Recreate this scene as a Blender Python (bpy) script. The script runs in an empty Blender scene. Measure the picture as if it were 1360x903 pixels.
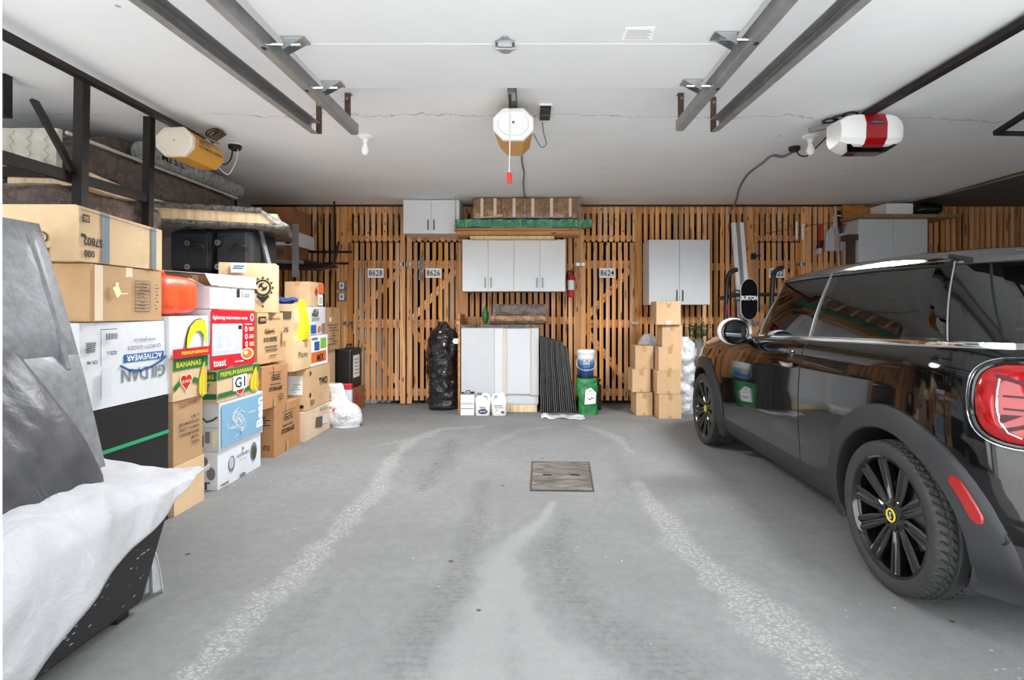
import bpy, bmesh, math, random
import numpy as np
from mathutils import Vector, Matrix, noise, Euler
PI = math.pi
random.seed(11)
S = bpy.context.scene
COL = S.collection

# ------------------------------------------------------------------ camera
F, VX, VY, CH = 714.0, 703.0, 413.0, 1.18      # focal (px of the 1360 frame), vanishing point, camera height
def P(px, py, Y):
    return Vector(((px - VX) * Y / F, Y, CH - (py - VY) * Y / F))
def G(px, py, z=0.0):
    Y = F * (CH - z) / (py - VY)
    return Vector(((px - VX) * Y / F, Y, z))
def YX(px, X):
    return F * X / (px - VX)
def ZP(py, Y):
    return CH - (py - VY) * Y / F
cam_d = bpy.data.cameras.new('camera')
cam = bpy.data.objects.new('camera', cam_d)
COL.objects.link(cam)
cam_d.sensor_fit = 'HORIZONTAL'
cam_d.sensor_width = 36.0
cam_d.lens = 36.0 * F / 1360.0
cam_d.shift_x = -(VX - 680.0) / 1360.0
cam_d.shift_y = -(451.5 - VY) / 1360.0
cam_d.clip_start = 0.02
cam.location = (0, 0, CH)
cam.rotation_euler = (PI / 2, 0, 0)
S.camera = cam

# ------------------------------------------------------------------ light
W = bpy.data.worlds.new('sky')
S.world = W
W.use_nodes = True
bg = W.node_tree.nodes['Background']
bg.inputs[0].default_value = (0.90, 0.955, 1.0, 1)
bg.inputs[1].default_value = 2.4
sun_d = bpy.data.lights.new('sun', 'SUN')
sun_d.energy = 6.5
sun_d.angle = math.radians(1.0)
sun_d.color = (1.0, 0.98, 0.95)
sun = bpy.data.objects.new('sun', sun_d)
COL.objects.link(sun)
sun.location = (3, -4, 8)
sun.rotation_euler = Vector((-0.35, 0.22, -1.0)).to_track_quat('-Z', 'Y').to_euler()
for (x0, x1) in ((-3.45, -1.36), (-1.04, 1.02), (1.25, 3.4)):
    pd = bpy.data.lights.new('doorway_portal', 'AREA')
    pd.shape = 'RECTANGLE'
    pd.size = x1 - x0
    pd.size_y = 2.1
    pd.cycles.is_portal = True
    po = bpy.data.objects.new('doorway_portal', pd)
    COL.objects.link(po)
    po.location = ((x0 + x1) / 2, 0.96, 1.06)
    po.rotation_euler = (PI / 2, 0, 0)
S.view_settings.view_transform = 'Standard'
S.view_settings.look = 'None'
S.view_settings.gamma = 1.0
S.view_settings.use_curve_mapping = False
S.view_settings.exposure = 0.88
S.cycles.use_denoising = True
S.cycles.max_bounces = 10
S.cycles.diffuse_bounces = 6
S.cycles.transparent_max_bounces = 12
S.cycles.caustics_reflective = False
S.cycles.caustics_refractive = False
S.cycles.sample_clamp_indirect = 8.0

# ------------------------------------------------------------------ materials
def lin(c):
    out = []
    for v in c[:3]:
        v = v / 255.0
        out.append(v / 12.92 if v <= 0.04045 else ((v + 0.055) / 1.055) ** 2.4)
    return (out[0], out[1], out[2], 1.0)
class NT:
    def __init__(s, name):
        s.m = bpy.data.materials.new(name)
        s.m.use_nodes = True
        s.t = s.m.node_tree
        s.b = s.t.nodes['Principled BSDF']
        s.out = s.t.nodes['Material Output']
    def n(s, typ, **kw):
        nd = s.t.nodes.new(typ)
        for k, v in kw.items():
            setattr(nd, k, v)
        return nd
    def l(s, a, b):
        s.t.links.new(a, b)
    def val(s, inp, v):
        if hasattr(v, 'is_output'):
            s.l(v, inp)
        else:
            inp.default_value = v
    def math(s, op, a, b=None, c=None, clamp=False):
        nd = s.n('ShaderNodeMath', operation=op)
        nd.use_clamp = clamp
        s.val(nd.inputs[0], a)
        if b is not None: s.val(nd.inputs[1], b)
        if c is not None: s.val(nd.inputs[2], c)
        return nd.outputs[0]
    def mix(s, f, a, b, mode='MIX'):
        nd = s.n('ShaderNodeMix', data_type='RGBA', blend_type=mode)
        s.val(nd.inputs[0], f); s.val(nd.inputs[6], a); s.val(nd.inputs[7], b)
        return nd.outputs[2]
    def noise(s, vec, scale, detail=4, rough=0.55, dist=0.0):
        nd = s.n('ShaderNodeTexNoise')
        if vec is not None: s.l(vec, nd.inputs['Vector'])
        nd.inputs['Scale'].default_value = scale
        nd.inputs['Detail'].default_value = detail
        nd.inputs['Roughness'].default_value = rough
        nd.inputs['Distortion'].default_value = dist
        return nd.outputs[0]
    def ramp(s, f, stops):
        nd = s.n('ShaderNodeValToRGB')
        s.val(nd.inputs[0], f)
        el = nd.color_ramp.elements
        while len(el) < len(stops): el.new(0.5)
        for e, (p, c) in zip(el, stops):
            e.position = p
            e.color = c if len(c) == 4 else (c[0], c[1], c[2], 1)
        return nd.outputs[0]
    def smooth(s, v, a, b):
        nd = s.n('ShaderNodeMapRange', interpolation_type='SMOOTHSTEP')
        s.val(nd.inputs[0], v)
        nd.inputs[1].default_value = a; nd.inputs[2].default_value = b
        nd.inputs[3].default_value = 0; nd.inputs[4].default_value = 1
        return nd.outputs[0]
    def obj(s, scale=(1, 1, 1), loc=(0, 0, 0)):
        tc = s.n('ShaderNodeTexCoord')
        mp = s.n('ShaderNodeMapping')
        s.l(tc.outputs['Object'], mp.inputs[0])
        mp.inputs['Scale'].default_value = scale
        mp.inputs['Location'].default_value = loc
        return mp.outputs[0]
    def bump(s, h, strength=0.3, dist=0.01):
        nd = s.n('ShaderNodeBump')
        nd.inputs['Strength'].default_value = strength
        nd.inputs['Distance'].default_value = dist
        s.l(h, nd.inputs['Height'])
        s.l(nd.outputs[0], s.b.inputs['Normal'])
MATS = {}
def mat(name, rgb, rough=0.6, metal=0.0, var=0.0, vscale=6.0, bump=0.0, bscale=60.0, coat=0.0, trans=0.0, spec=0.5, emit=None):
    if name in MATS: return MATS[name]
    k = NT(name)
    c = lin(rgb)
    k.b.inputs['Roughness'].default_value = rough
    k.b.inputs['Metallic'].default_value = metal
    k.b.inputs['Coat Weight'].default_value = coat
    k.b.inputs['Coat Roughness'].default_value = 0.03
    k.b.inputs['Transmission Weight'].default_value = trans
    k.b.inputs['Specular IOR Level'].default_value = spec
    if var > 0:
        f = k.noise(k.obj(), vscale, 5)
        d = tuple(max(0, v * (1 - var)) for v in c[:3]) + (1,)
        e = tuple(min(1, v * (1 + var * 0.6)) for v in c[:3]) + (1,)
        k.l(k.ramp(f, [(0.3, d), (0.7, e)]), k.b.inputs['Base Color'])
    else:
        k.b.inputs['Base Color'].default_value = c
    if bump > 0:
        k.bump(k.noise(k.obj(), bscale, 4), bump, 0.004)
    if emit:
        k.b.inputs['Emission Color'].default_value = lin(rgb)
        k.b.inputs['Emission Strength'].default_value = emit
    MATS[name] = k.m
    return k.m

def wood(name, a, b, dark, axis=2, rough=0.65, sc=1.0, knots=True):
    k = NT(name)
    oi = k.n('ShaderNodeObjectInfo')
    tc = k.n('ShaderNodeTexCoord')
    off = k.n('ShaderNodeVectorMath', operation='ADD')
    k.l(tc.outputs['Object'], off.inputs[0])
    sh = k.n('ShaderNodeCombineXYZ')
    r7 = k.math('MULTIPLY', oi.outputs['Random'], 37.0)
    for i in range(3): k.l(r7, sh.inputs[i])
    k.l(sh.outputs[0], off.inputs[1])
    mp = k.n('ShaderNodeMapping')
    k.l(off.outputs[0], mp.inputs[0])
    scl = [26 * sc, 26 * sc, 26 * sc]; scl[axis] = 1.3 * sc
    mp.inputs['Scale'].default_value = scl
    g = k.noise(mp.outputs[0], 1.0, 5, 0.6, 0.8)
    c0 = k.ramp(g, [(0.3, lin(dark)), (0.5, lin(a)), (0.72, lin(b))])
    hv = k.n('ShaderNodeHueSaturation')
    k.l(c0, hv.inputs['Color'])
    k.l(k.math('MULTIPLY_ADD', oi.outputs['Random'], 0.5, 0.74), hv.inputs['Value'])
    rr = k.math('FRACT', k.math('MULTIPLY', oi.outputs['Random'], 13.7))
    k.l(k.math('MULTIPLY_ADD', rr, 0.25, 0.85), hv.inputs['Saturation'])
    col = hv.outputs[0]
    if knots:
        mk = k.n('ShaderNodeMapping')
        k.l(off.outputs[0], mk.inputs[0])
        s2 = [17.0, 17.0, 17.0]; s2[axis] = 5.5
        mk.inputs['Scale'].default_value = s2
        v = k.n('ShaderNodeTexVoronoi')
        k.l(mk.outputs[0], v.inputs['Vector'])
        v.inputs['Scale'].default_value = 1.0
        kn = k.math('SUBTRACT', 1.0, k.smooth(v.outputs['Distance'], 0.10, 0.26))
        col = k.mix(k.math('MULTIPLY', kn, 0.8), col, lin((84, 44, 20)))
    k.l(col, k.b.inputs['Base Color'])
    k.b.inputs['Roughness'].default_value = rough
    k.bump(g, 0.15, 0.003)
    MATS[name] = k.m
    return k.m
def board(name, rgb, var=0.12):            # corrugated cardboard
    k = NT(name)
    o = k.obj()
    f = k.noise(o, 5.0, 5, 0.6)
    c = lin(rgb)
    d = tuple(v * (1 - var) for v in c[:3]) + (1,)
    e = tuple(min(1, v * (1 + var * .7)) for v in c[:3]) + (1,)
    oi = k.n('ShaderNodeObjectInfo')
    hv = k.n('ShaderNodeHueSaturation')
    k.l(k.ramp(f, [(0.3, d), (0.7, e)]), hv.inputs['Color'])
    k.l(k.math('MULTIPLY_ADD', oi.outputs['Random'], 0.16, 0.92), hv.inputs['Value'])
    k.l(hv.outputs[0], k.b.inputs['Base Color'])
    k.b.inputs['Roughness'].default_value = 0.82
    w = k.n('ShaderNodeTexWave', wave_type='BANDS', bands_direction='X')
    mp = k.n('ShaderNodeMapping'); k.l(o, mp.inputs[0]); mp.inputs['Rotation'].default_value = (0, 0, PI / 4)
    k.l(mp.outputs[0], w.inputs['Vector']); w.inputs['Scale'].default_value = 60
    k.bump(k.math('ADD', k.math('MULTIPLY', w.outputs[1], 0.15), f), 0.25, 0.01)
    MATS[name] = k.m
    return k.m
def film(name, rgb, rgb2, rough=0.22, scale=9.0, strength=0.9, var=True, coat=0.4, dist=1.4):  # crinkled plastic / fabric
    k = NT(name)
    o = k.obj()
    f = k.noise(o, scale, 6, 0.62, dist)
    k.l(k.ramp(f, [(0.35, lin(rgb)), (0.65, lin(rgb2))]), k.b.inputs['Base Color'])
    k.b.inputs['Roughness'].default_value = rough
    k.b.inputs['Coat Weight'].default_value = coat
    k.bump(f, strength, 0.03)
    MATS[name] = k.m
    return k.m
def M(n): return MATS[n]

wood('cedar', (214, 152, 94), (236, 182, 124), (168, 106, 54))
wood('cedar_rail', (206, 142, 82), (226, 168, 108), (158, 98, 50), axis=0)
wood('plank', (182, 130, 84), (206, 158, 110), (150, 100, 60), axis=0)
wood('pale_plank', (214, 186, 148), (228, 204, 170), (190, 158, 120), axis=2, knots=False)
wood('ply', (150, 124, 92), (172, 146, 112), (120, 96, 68), axis=1, knots=False)
board('card', (205, 168, 128))
board('card_tan', (214, 182, 142))
board('card_light', (222, 194, 166))
board('card_brown', (182, 132, 88))
board('card_dark', (150, 96, 58))
board('card_kraft', (190, 152, 110))
board('card_white', (214, 216, 219), 0.05)
mat('tape', (190, 150, 104), 0.25)
mat('tape_clear', (224, 208, 184), 0.15, coat=0.5)
mat('tape_grey', (112, 124, 130), 0.4)
mat('white_melamine', (226, 228, 230), 0.35, var=0.02)
mat('grey_melamine', (210, 212, 214), 0.4, var=0.02)
mat('white_plastic', (238, 238, 236), 0.35)
mat('white_paper', (240, 240, 238), 0.7)
mat('black_ink', (22, 22, 22), 0.6)
mat('grey_ink', (120, 122, 126), 0.6)
mat('red_ink', (196, 26, 34), 0.5)
mat('blue_ink', (40, 92, 150), 0.5)
mat('green_ink', (34, 110, 56), 0.5)
mat('yellow_ink', (244, 214, 40), 0.5)
mat('cream_ink', (240, 226, 180), 0.5)
mat('sky_ink', (128, 172, 200), 0.5)
mat('orange_ink', (222, 110, 50), 0.5)
mat('black_plastic', (24, 24, 25), 0.45, bump=0.1, bscale=200)
mat('black_gloss', (8, 8, 9), 0.12, coat=0.6)
mat('black_metal', (34, 28, 26), 0.5, 0.3, var=0.15)
mat('black_hole', (6, 6, 6), 0.9)
mat('steel', (172, 174, 176), 0.32, 0.9, var=0.12, vscale=14)
mat('steel_dark', (150, 150, 150), 0.42, 0.5, var=0.2, vscale=10)
mat('rust_brown', (92, 72, 58), 0.7, 0.3, var=0.3, vscale=20)
mat('chrome', (225, 228, 230), 0.08, 1.0)
mat('opener_ochre', (206, 150, 52), 0.38)
mat('opener_ivory', (226, 214, 198), 0.4)
mat('opener_red', (150, 8, 16), 0.25, coat=0.5)
mat('red_plastic', (204, 40, 28), 0.4)
mat('orange_plastic', (226, 82, 38), 0.42, var=0.05, bump=0.1, bscale=20)
mat('wire_grey', (118, 118, 118), 0.5)
mat('wire_black', (20, 20, 20), 0.5)
mat('wire_white', (220, 218, 210), 0.5)
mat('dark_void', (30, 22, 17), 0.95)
mat('bulb_glass', (246, 246, 244), 0.25, coat=0.3)
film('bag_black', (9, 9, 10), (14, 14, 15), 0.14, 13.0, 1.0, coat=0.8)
film('bag_white', (214, 216, 220), (240, 242, 244), 0.25, 9.0, 0.9)
film('wrap_brown', (66, 50, 44), (108, 88, 80), 0.16, 12.0, 1.0, coat=0.8)
film('wrap_silver', (128, 132, 132), (196, 200, 198), 0.2, 14.0, 1.0)
film('wrap_grey', (70, 68, 66), (150, 146, 140), 0.22, 16.0, 1.0)
film('wrap_kraft', (112, 76, 48), (176, 134, 96), 0.16, 12.0, 0.9)
film('wrap_dark', (64, 50, 42), (110, 92, 80), 0.14, 16.0, 0.9)
film('wrap_green', (34, 112, 84), (62, 150, 116), 0.3, 12.0, 0.6)
film('quilt', (196, 190, 178), (216, 210, 198), 0.8, 6.0, 0.3, coat=0)
film('leather_light', (112, 113, 117), (134, 135, 139), 0.5, 26.0, 0.12, coat=0.05, dist=0.0)
film('leather_dark', (62, 62, 65), (78, 78, 82), 0.45, 9.0, 0.25, coat=0.0, dist=0.3)
film('sheet', (184, 184, 187), (198, 198, 201), 0.85, 7.0, 0.6, coat=0, dist=0.5)
film('suitcase_cloth', (20, 22, 26), (32, 34, 38), 0.7, 60.0, 0.3, coat=0)
# ------------------------------------------------------------------ helpers
class MB:
    def __init__(s):
        s.v, s.f, s.m, s.sm = [], [], [], []
        s.mats = []
    def mi(s, m):
        if m not in s.mats: s.mats.append(m)
        return s.mats.index(m)
    def add(s, verts, faces, m, smooth=False, mx=None):
        b = len(s.v)
        for p in verts:
            p = Vector(p)
            s.v.append(tuple(mx @ p if mx is not None else p))
        i = s.mi(m)
        for f in faces:
            s.f.append([b + k for k in f]); s.m.append(i); s.sm.append(smooth)
    def box(s, x0, x1, y0, y1, z0, z1, m, mx=None):
        vs = [(x0, y0, z0), (x1, y0, z0), (x1, y1, z0), (x0, y1, z0), (x0, y0, z1), (x1, y0, z1), (x1, y1, z1), (x0, y1, z1)]
        fs = [(0, 3, 2, 1), (4, 5, 6, 7), (0, 1, 5, 4), (1, 2, 6, 5), (2, 3, 7, 6), (3, 0, 4, 7)]
        s.add(vs, fs, m, False, mx)
    def hexa(s, vs, m):
        s.add(vs, [(0, 3, 2, 1), (4, 5, 6, 7), (0, 1, 5, 4), (1, 2, 6, 5), (2, 3, 7, 6), (3, 0, 4, 7)], m)
    def bar(s, a, b, w, h, m, up=(0, 0, 1)):
        a, b = Vector(a), Vector(b)
        d = (b - a).normalized()
        up = Vector(up)
        if abs(d.dot(up)) > 0.98: up = Vector((0, 1, 0))
        r = d.cross(up).normalized(); u = r.cross(d).normalized()
        vs = []
        for p in (a, b):
            for (i, j) in ((-1, -1), (1, -1), (1, 1), (-1, 1)):
                vs.append(p + r * (i * w / 2) + u * (j * h / 2))
        s.add(vs, [(0, 1, 2, 3), (7, 6, 5, 4), (0, 4, 5, 1), (1, 5, 6, 2), (2, 6, 7, 3), (3, 7, 4, 0)], m)
    def tube(s, pts, r, m, seg=8, closed=False, caps=True):
        pts = [Vector(p) for p in pts]
        n = len(pts)
        rad = r if isinstance(r, (list, tuple)) else [r] * n
        vs, fs = [], []
        prev = None
        for i, p in enumerate(pts):
            if closed:
                d = (pts[(i + 1) % n] - pts[i - 1])
            else:
                d = pts[min(i + 1, n - 1)] - pts[max(i - 1, 0)]
            if d.length < 1e-9: d = Vector((0, 0, 1))
            d.normalize()
            if prev is None:
                a = Vector((0, 0, 1)) if abs(d.z) < 0.9 else Vector((1, 0, 0))
            else: a = prev
            x = (a - d * a.dot(d))
            if x.length < 1e-6: x = d.orthogonal()
            x.normalize(); y = d.cross(x)
            prev = x
            for k in range(seg):
                t = 2 * PI * k / seg
                vs.append(p + (x * math.cos(t) + y * math.sin(t)) * rad[i])
        m_ = n if closed else n - 1
        for i in range(m_):
            for k in range(seg):
                a0 = i * seg + k; a1 = i * seg + (k + 1) % seg
                j = (i + 1) % n
                fs.append((a0, a1, j * seg + (k + 1) % seg, j * seg + k))
        s.add(vs, fs, m, True)
        if caps and not closed:
            s.add(vs[:seg], [tuple(range(seg))[::-1]], m)
            s.add(vs[-seg:], [tuple(range(seg))], m)
    def lathe(s, prof, m, seg=24, mx=None, smooth=True, axis='Z', caps=True):
        vs, fs = [], []
        for (r, h) in prof:
            for k in range(seg):
                t = 2 * PI * k / seg
                c, q = r * math.cos(t), r * math.sin(t)
                vs.append((c, q, h) if axis == 'Z' else ((h, c, q) if axis == 'X' else (q, h, c)))
        n = len(prof)
        for i in range(n - 1):
            for k in range(seg):
                k2 = (k + 1) % seg
                fs.append((i * seg + k, i * seg + k2, (i + 1) * seg + k2, (i + 1) * seg + k))
        s.add(vs, fs, m, smooth, mx)
        if caps:
            if prof[0][0] > 1e-5: s.add(vs[:seg], [tuple(range(seg))[::-1]], m, False, mx)
            if prof[-1][0] > 1e-5: s.add(vs[-seg:], [tuple(range(seg))], m, False, mx)
    def prism(s, poly, h0, h1, m, mx=None, smooth=False):      # poly in xy, extruded along z
        n = len(poly)
        vs = [(x, y, h0) for x, y in poly] + [(x, y, h1) for x, y in poly]
        fs = [tuple(range(n))[::-1], tuple(range(n, 2 * n))]
        s.add(vs, fs, m, False, mx)
        s.add(vs, [(i, (i + 1) % n, n + (i + 1) % n, n + i) for i in range(n)], m, smooth, mx)
    def grid(s, rows, m, smooth=True, closed_u=False):
        nr, nc = len(rows), len(rows[0])
        vs = [p for r in rows for p in r]
        fs = []
        for i in range(nr - 1):
            for j in range(nc if closed_u else nc - 1):
                j2 = (j + 1) % nc
                fs.append((i * nc + j, i * nc + j2, (i + 1) * nc + j2, (i + 1) * nc + j))
        s.add(vs, fs, m, smooth)
    def mesh(s, name, sharp=35):
        me = bpy.data.meshes.new(name)
        me.from_pydata(s.v, [], s.f)
        for m in s.mats: me.materials.append(m)
        me.polygons.foreach_set('material_index', s.m)
        me.polygons.foreach_set('use_smooth', s.sm)
        me.update()
        if any(s.sm): me.set_sharp_from_angle(angle=math.radians(sharp))
        return me
    def build(s, name, parent=None, loc=(0, 0, 0), rot=(0, 0, 0), bevel=0, seg=2, sharp=35, fix=True):
        me = s.mesh(name, sharp)
        if fix: fix_normals(me)
        o = bpy.data.objects.new(name, me)
        COL.objects.link(o)
        o.location = loc; o.rotation_euler = rot
        if parent is not None: o.parent = parent
        if bevel: add_bevel(o, bevel, seg)
        return o
def fix_normals(me):
    bm = bmesh.new(); bm.from_mesh(me)
    bmesh.ops.recalc_face_normals(bm, faces=bm.faces)
    bm.to_mesh(me); bm.free()
def add_bevel(o, w, seg=2):
    b = o.modifiers.new('bevel', 'BEVEL')
    b.width = w; b.segments = seg; b.limit_method = 'ANGLE'; b.angle_limit = math.radians(40)
    b.harden_normals = False
def empty(name, loc=(0, 0, 0), rot=(0, 0, 0), parent=None):
    o = bpy.data.objects.new(name, None)
    o.empty_display_size = 0.1
    COL.objects.link(o)
    o.location = loc; o.rotation_euler = rot
    if parent is not None: o.parent = parent
    return o
def tag(o, label, cat, group=None):
    o['label'] = label; o['category'] = cat
    if group: o['group'] = group
    return o
def struct(o):
    o['kind'] = 'structure'
    return o
def inst(src, parent=None, loc=(0, 0, 0), rot=(0, 0, 0), name=None):
    c = src.copy()
    COL.objects.link(c)
    c.parent = parent
    c.location = loc; c.rotation_euler = rot
    return c
def copy_tree(o, parent=None):
    c = o.copy(); COL.objects.link(c); c.parent = parent
    for ch in list(o.children): copy_tree(ch, c)
    return c
def smoothline(pts, n=6):
    pts = [Vector(p) for p in pts]
    out = []
    for i in range(len(pts) - 1):
        p0 = pts[max(i - 1, 0)]; p1 = pts[i]; p2 = pts[i + 1]; p3 = pts[min(i + 2, len(pts) - 1)]
        for k in range(n):
            t = k / n
            out.append(0.5 * ((2 * p1) + (p2 - p0) * t + (2 * p0 - 5 * p1 + 4 * p2 - p3) * t * t + (3 * p1 - p0 - 3 * p2 + p3) * t ** 3))
    out.append(pts[-1])
    return out
_tcache = {}
def text_geo(body, bold=0.0):
    key = (body, bold)
    if key in _tcache: return _tcache[key]
    cu = bpy.data.curves.new('txt', 'FONT')
    cu.body = body; cu.size = 1.0; cu.resolution_u = 2; cu.offset = bold
    cu.align_x = 'LEFT'
    ob = bpy.data.objects.new('txt', cu)
    me = ob.to_mesh()
    vs = [v.co.copy() for v in me.vertices]
    fs = [tuple(p.vertices) for p in me.polygons]
    ob.to_mesh_clear()
    bpy.data.objects.remove(ob); bpy.data.curves.remove(cu)
    xs = [v.x for v in vs]; ys = [v.y for v in vs]
    bb = (min(xs), max(xs), min(ys), max(ys))
    vs = [((v.x - bb[0]), (v.y - bb[2])) for v in vs]
    r = (vs, fs, bb[1] - bb[0], bb[3] - bb[2])
    _tcache[key] = r
    return r
class Face:
    """a flat face with an origin (lower left), right vector and up vector, for print"""
    def __init__(s, o, u, v):
        s.o, s.u, s.v = Vector(o), Vector(u), Vector(v)
        s.w, s.h = s.u.length, s.v.length
        s.un, s.vn = s.u.normalized(), s.v.normalized()
        s.n = s.un.cross(s.vn)
    def p(s, a, b, lay):
        return s.o + s.un * a + s.vn * b + s.n * (0.0008 + 0.0005 * lay)
def draw(mb, fc, items):
    lay = 0
    for it in items:
        k = it[0]; lay += 1
        if k == 'rect':
            _, u0, v0, u1, v1, m = it
            q = [(u0, v0), (u1, v0), (u1, v1), (u0, v1)]
            mb.add([fc.p(a * fc.w, b * fc.h, lay) for a, b in q], [(0, 1, 2, 3)], M(m))
        elif k == 'poly':
            _, q, m = it
            mb.add([fc.p(a * fc.w, b * fc.h, lay) for a, b in q], [tuple(range(len(q)))], M(m))
        elif k == 'line':
            _, q, wd, m = it
            for (a, b), (c, d) in zip(q[:-1], q[1:]):
                A = Vector((a * fc.w, b * fc.h)); B = Vector((c * fc.w, d * fc.h))
                t = (B - A)
                if t.length < 1e-6: continue
                t = t.normalized(); nn = Vector((-t.y, t.x)) * wd / 2; t = t * wd * 0.3
                pts = [A - nn - t, B - nn + t, B + nn + t, A + nn - t]
                mb.add([fc.p(x.x, x.y, lay) for x in pts], [(0, 1, 2, 3)], M(m))
        elif k == 'ell':
            _, uc, vc, ru, rv, m = it[:6]
            q = [(uc + ru * math.cos(2 * PI * i / 20), vc + rv * math.sin(2 * PI * i / 20)) for i in range(20)]
            mb.add([fc.p(a * fc.w, b * fc.h, lay) for a, b in q], [tuple(range(20))], M(m))
        elif k == 'text':
            _, body, uc, vc, wf, m = it[:6]
            opt = it[6] if len(it) > 6 else {}
            vs, fs, tw, th = text_geo(body, opt.get('bold', 0.0))
            sx = wf * fc.w / tw
            sy = opt['h'] * fc.h / th if 'h' in opt else sx
            a = opt.get('ang', 0.0) + (PI if opt.get('flip') else 0.0)
            ca, sa = math.cos(a), math.sin(a)
            pts = []
            for x, y in vs:
                x = (x - tw / 2) * sx; y = (y - th / 2) * sy
                pts.append(fc.p(uc * fc.w + x * ca - y * sa, vc * fc.h + x * sa + y * ca, lay))
            mb.add(pts, fs, M(m))
# ------------------------------------------------------------------ floor
ZC = 2.52          # ceiling height
YW = 6.80          # face of the slatted lockers
def floor_material():
    k = NT('concrete')
    o = k.obj()
    at = k.n('ShaderNodeAttribute'); at.attribute_name = 'stain'
    sep = k.n('ShaderNodeSeparateColor'); k.l(at.outputs['Color'], sep.inputs[0])
    n1 = k.noise(o, 1.6, 6, 0.6); n2 = k.noise(o, 18.0, 6, 0.7); n3 = k.noise(o, 120.0, 3, 0.6)
    base = k.ramp(n1, [(0.3, lin((122, 122, 121))), (0.7, lin((136, 136, 135)))])
    base = k.mix(k.math('MULTIPLY', k.smooth(n2, 0.35, 0.7), 0.5), base, lin((114, 114, 113)))
    br = k.smooth(k.math('ADD', n2, k.math('MULTIPLY', k.math('SUBTRACT', n3, 0.5), 0.9)), 0.40, 0.66)
    vt = k.n('ShaderNodeTexVoronoi', feature='DISTANCE_TO_EDGE'); k.l(k.obj((1, 1.9, 1)), vt.inputs['Vector']); vt.inputs['Scale'].default_value = 38.0
    brk = k.math('MULTIPLY', k.smooth(vt.outputs['Distance'], 0.04, 0.16), k.smooth(k.noise(o, 45.0, 4, .6), .38, .56))
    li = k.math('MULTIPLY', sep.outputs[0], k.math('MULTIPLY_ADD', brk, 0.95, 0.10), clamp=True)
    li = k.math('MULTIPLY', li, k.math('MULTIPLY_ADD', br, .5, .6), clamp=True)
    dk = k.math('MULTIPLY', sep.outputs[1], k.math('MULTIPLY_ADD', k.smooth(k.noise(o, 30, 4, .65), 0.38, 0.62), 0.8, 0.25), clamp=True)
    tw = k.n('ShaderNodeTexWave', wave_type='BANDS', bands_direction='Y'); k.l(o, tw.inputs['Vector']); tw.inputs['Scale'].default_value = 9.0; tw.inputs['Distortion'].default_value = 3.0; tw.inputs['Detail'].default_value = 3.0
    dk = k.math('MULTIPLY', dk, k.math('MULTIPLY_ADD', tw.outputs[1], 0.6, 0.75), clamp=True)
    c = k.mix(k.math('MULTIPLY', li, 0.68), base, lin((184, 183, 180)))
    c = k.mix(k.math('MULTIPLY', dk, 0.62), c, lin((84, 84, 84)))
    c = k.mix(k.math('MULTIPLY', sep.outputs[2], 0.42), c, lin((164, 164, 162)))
    # grit and pale specks
    v = k.n('ShaderNodeTexVoronoi'); k.l(o, v.inputs['Vector']); v.inputs['Scale'].default_value = 17.0
    sp = k.math('LESS_THAN', v.outputs['Distance'], 0.085)
    sp = k.math('MULTIPLY', sp, k.smooth(k.noise(o, 2.2, 3), 0.5, 0.7))
    c = k.mix(k.math('MULTIPLY', sp, 0.7), c, lin((214, 214, 210)))
    v2 = k.n('ShaderNodeTexVoronoi'); k.l(k.obj((1, 1, 1), (3.1, 7.7, 0)), v2.inputs['Vector']); v2.inputs['Scale'].default_value = 2.3
    sp2 = k.math('LESS_THAN', v2.outputs['Distance'], 0.03)
    c = k.mix(k.math('MULTIPLY', sp2, 0.8), c, lin((50, 48, 46)))
    c = k.mix(k.math('MULTIPLY', k.smooth(n3, 0.5, 0.8), 0.45), c, lin((90, 90, 90)))
    k.l(c, k.b.inputs['Base Color'])
    k.b.inputs['Roughness'].default_value = 0.86
    k.b.inputs['Specular IOR Level'].default_value = 0.25
    k.bump(k.math('ADD', k.math('MULTIPLY', n3, 0.6), n2), 0.25, 0.006)
    return k.m
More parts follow.
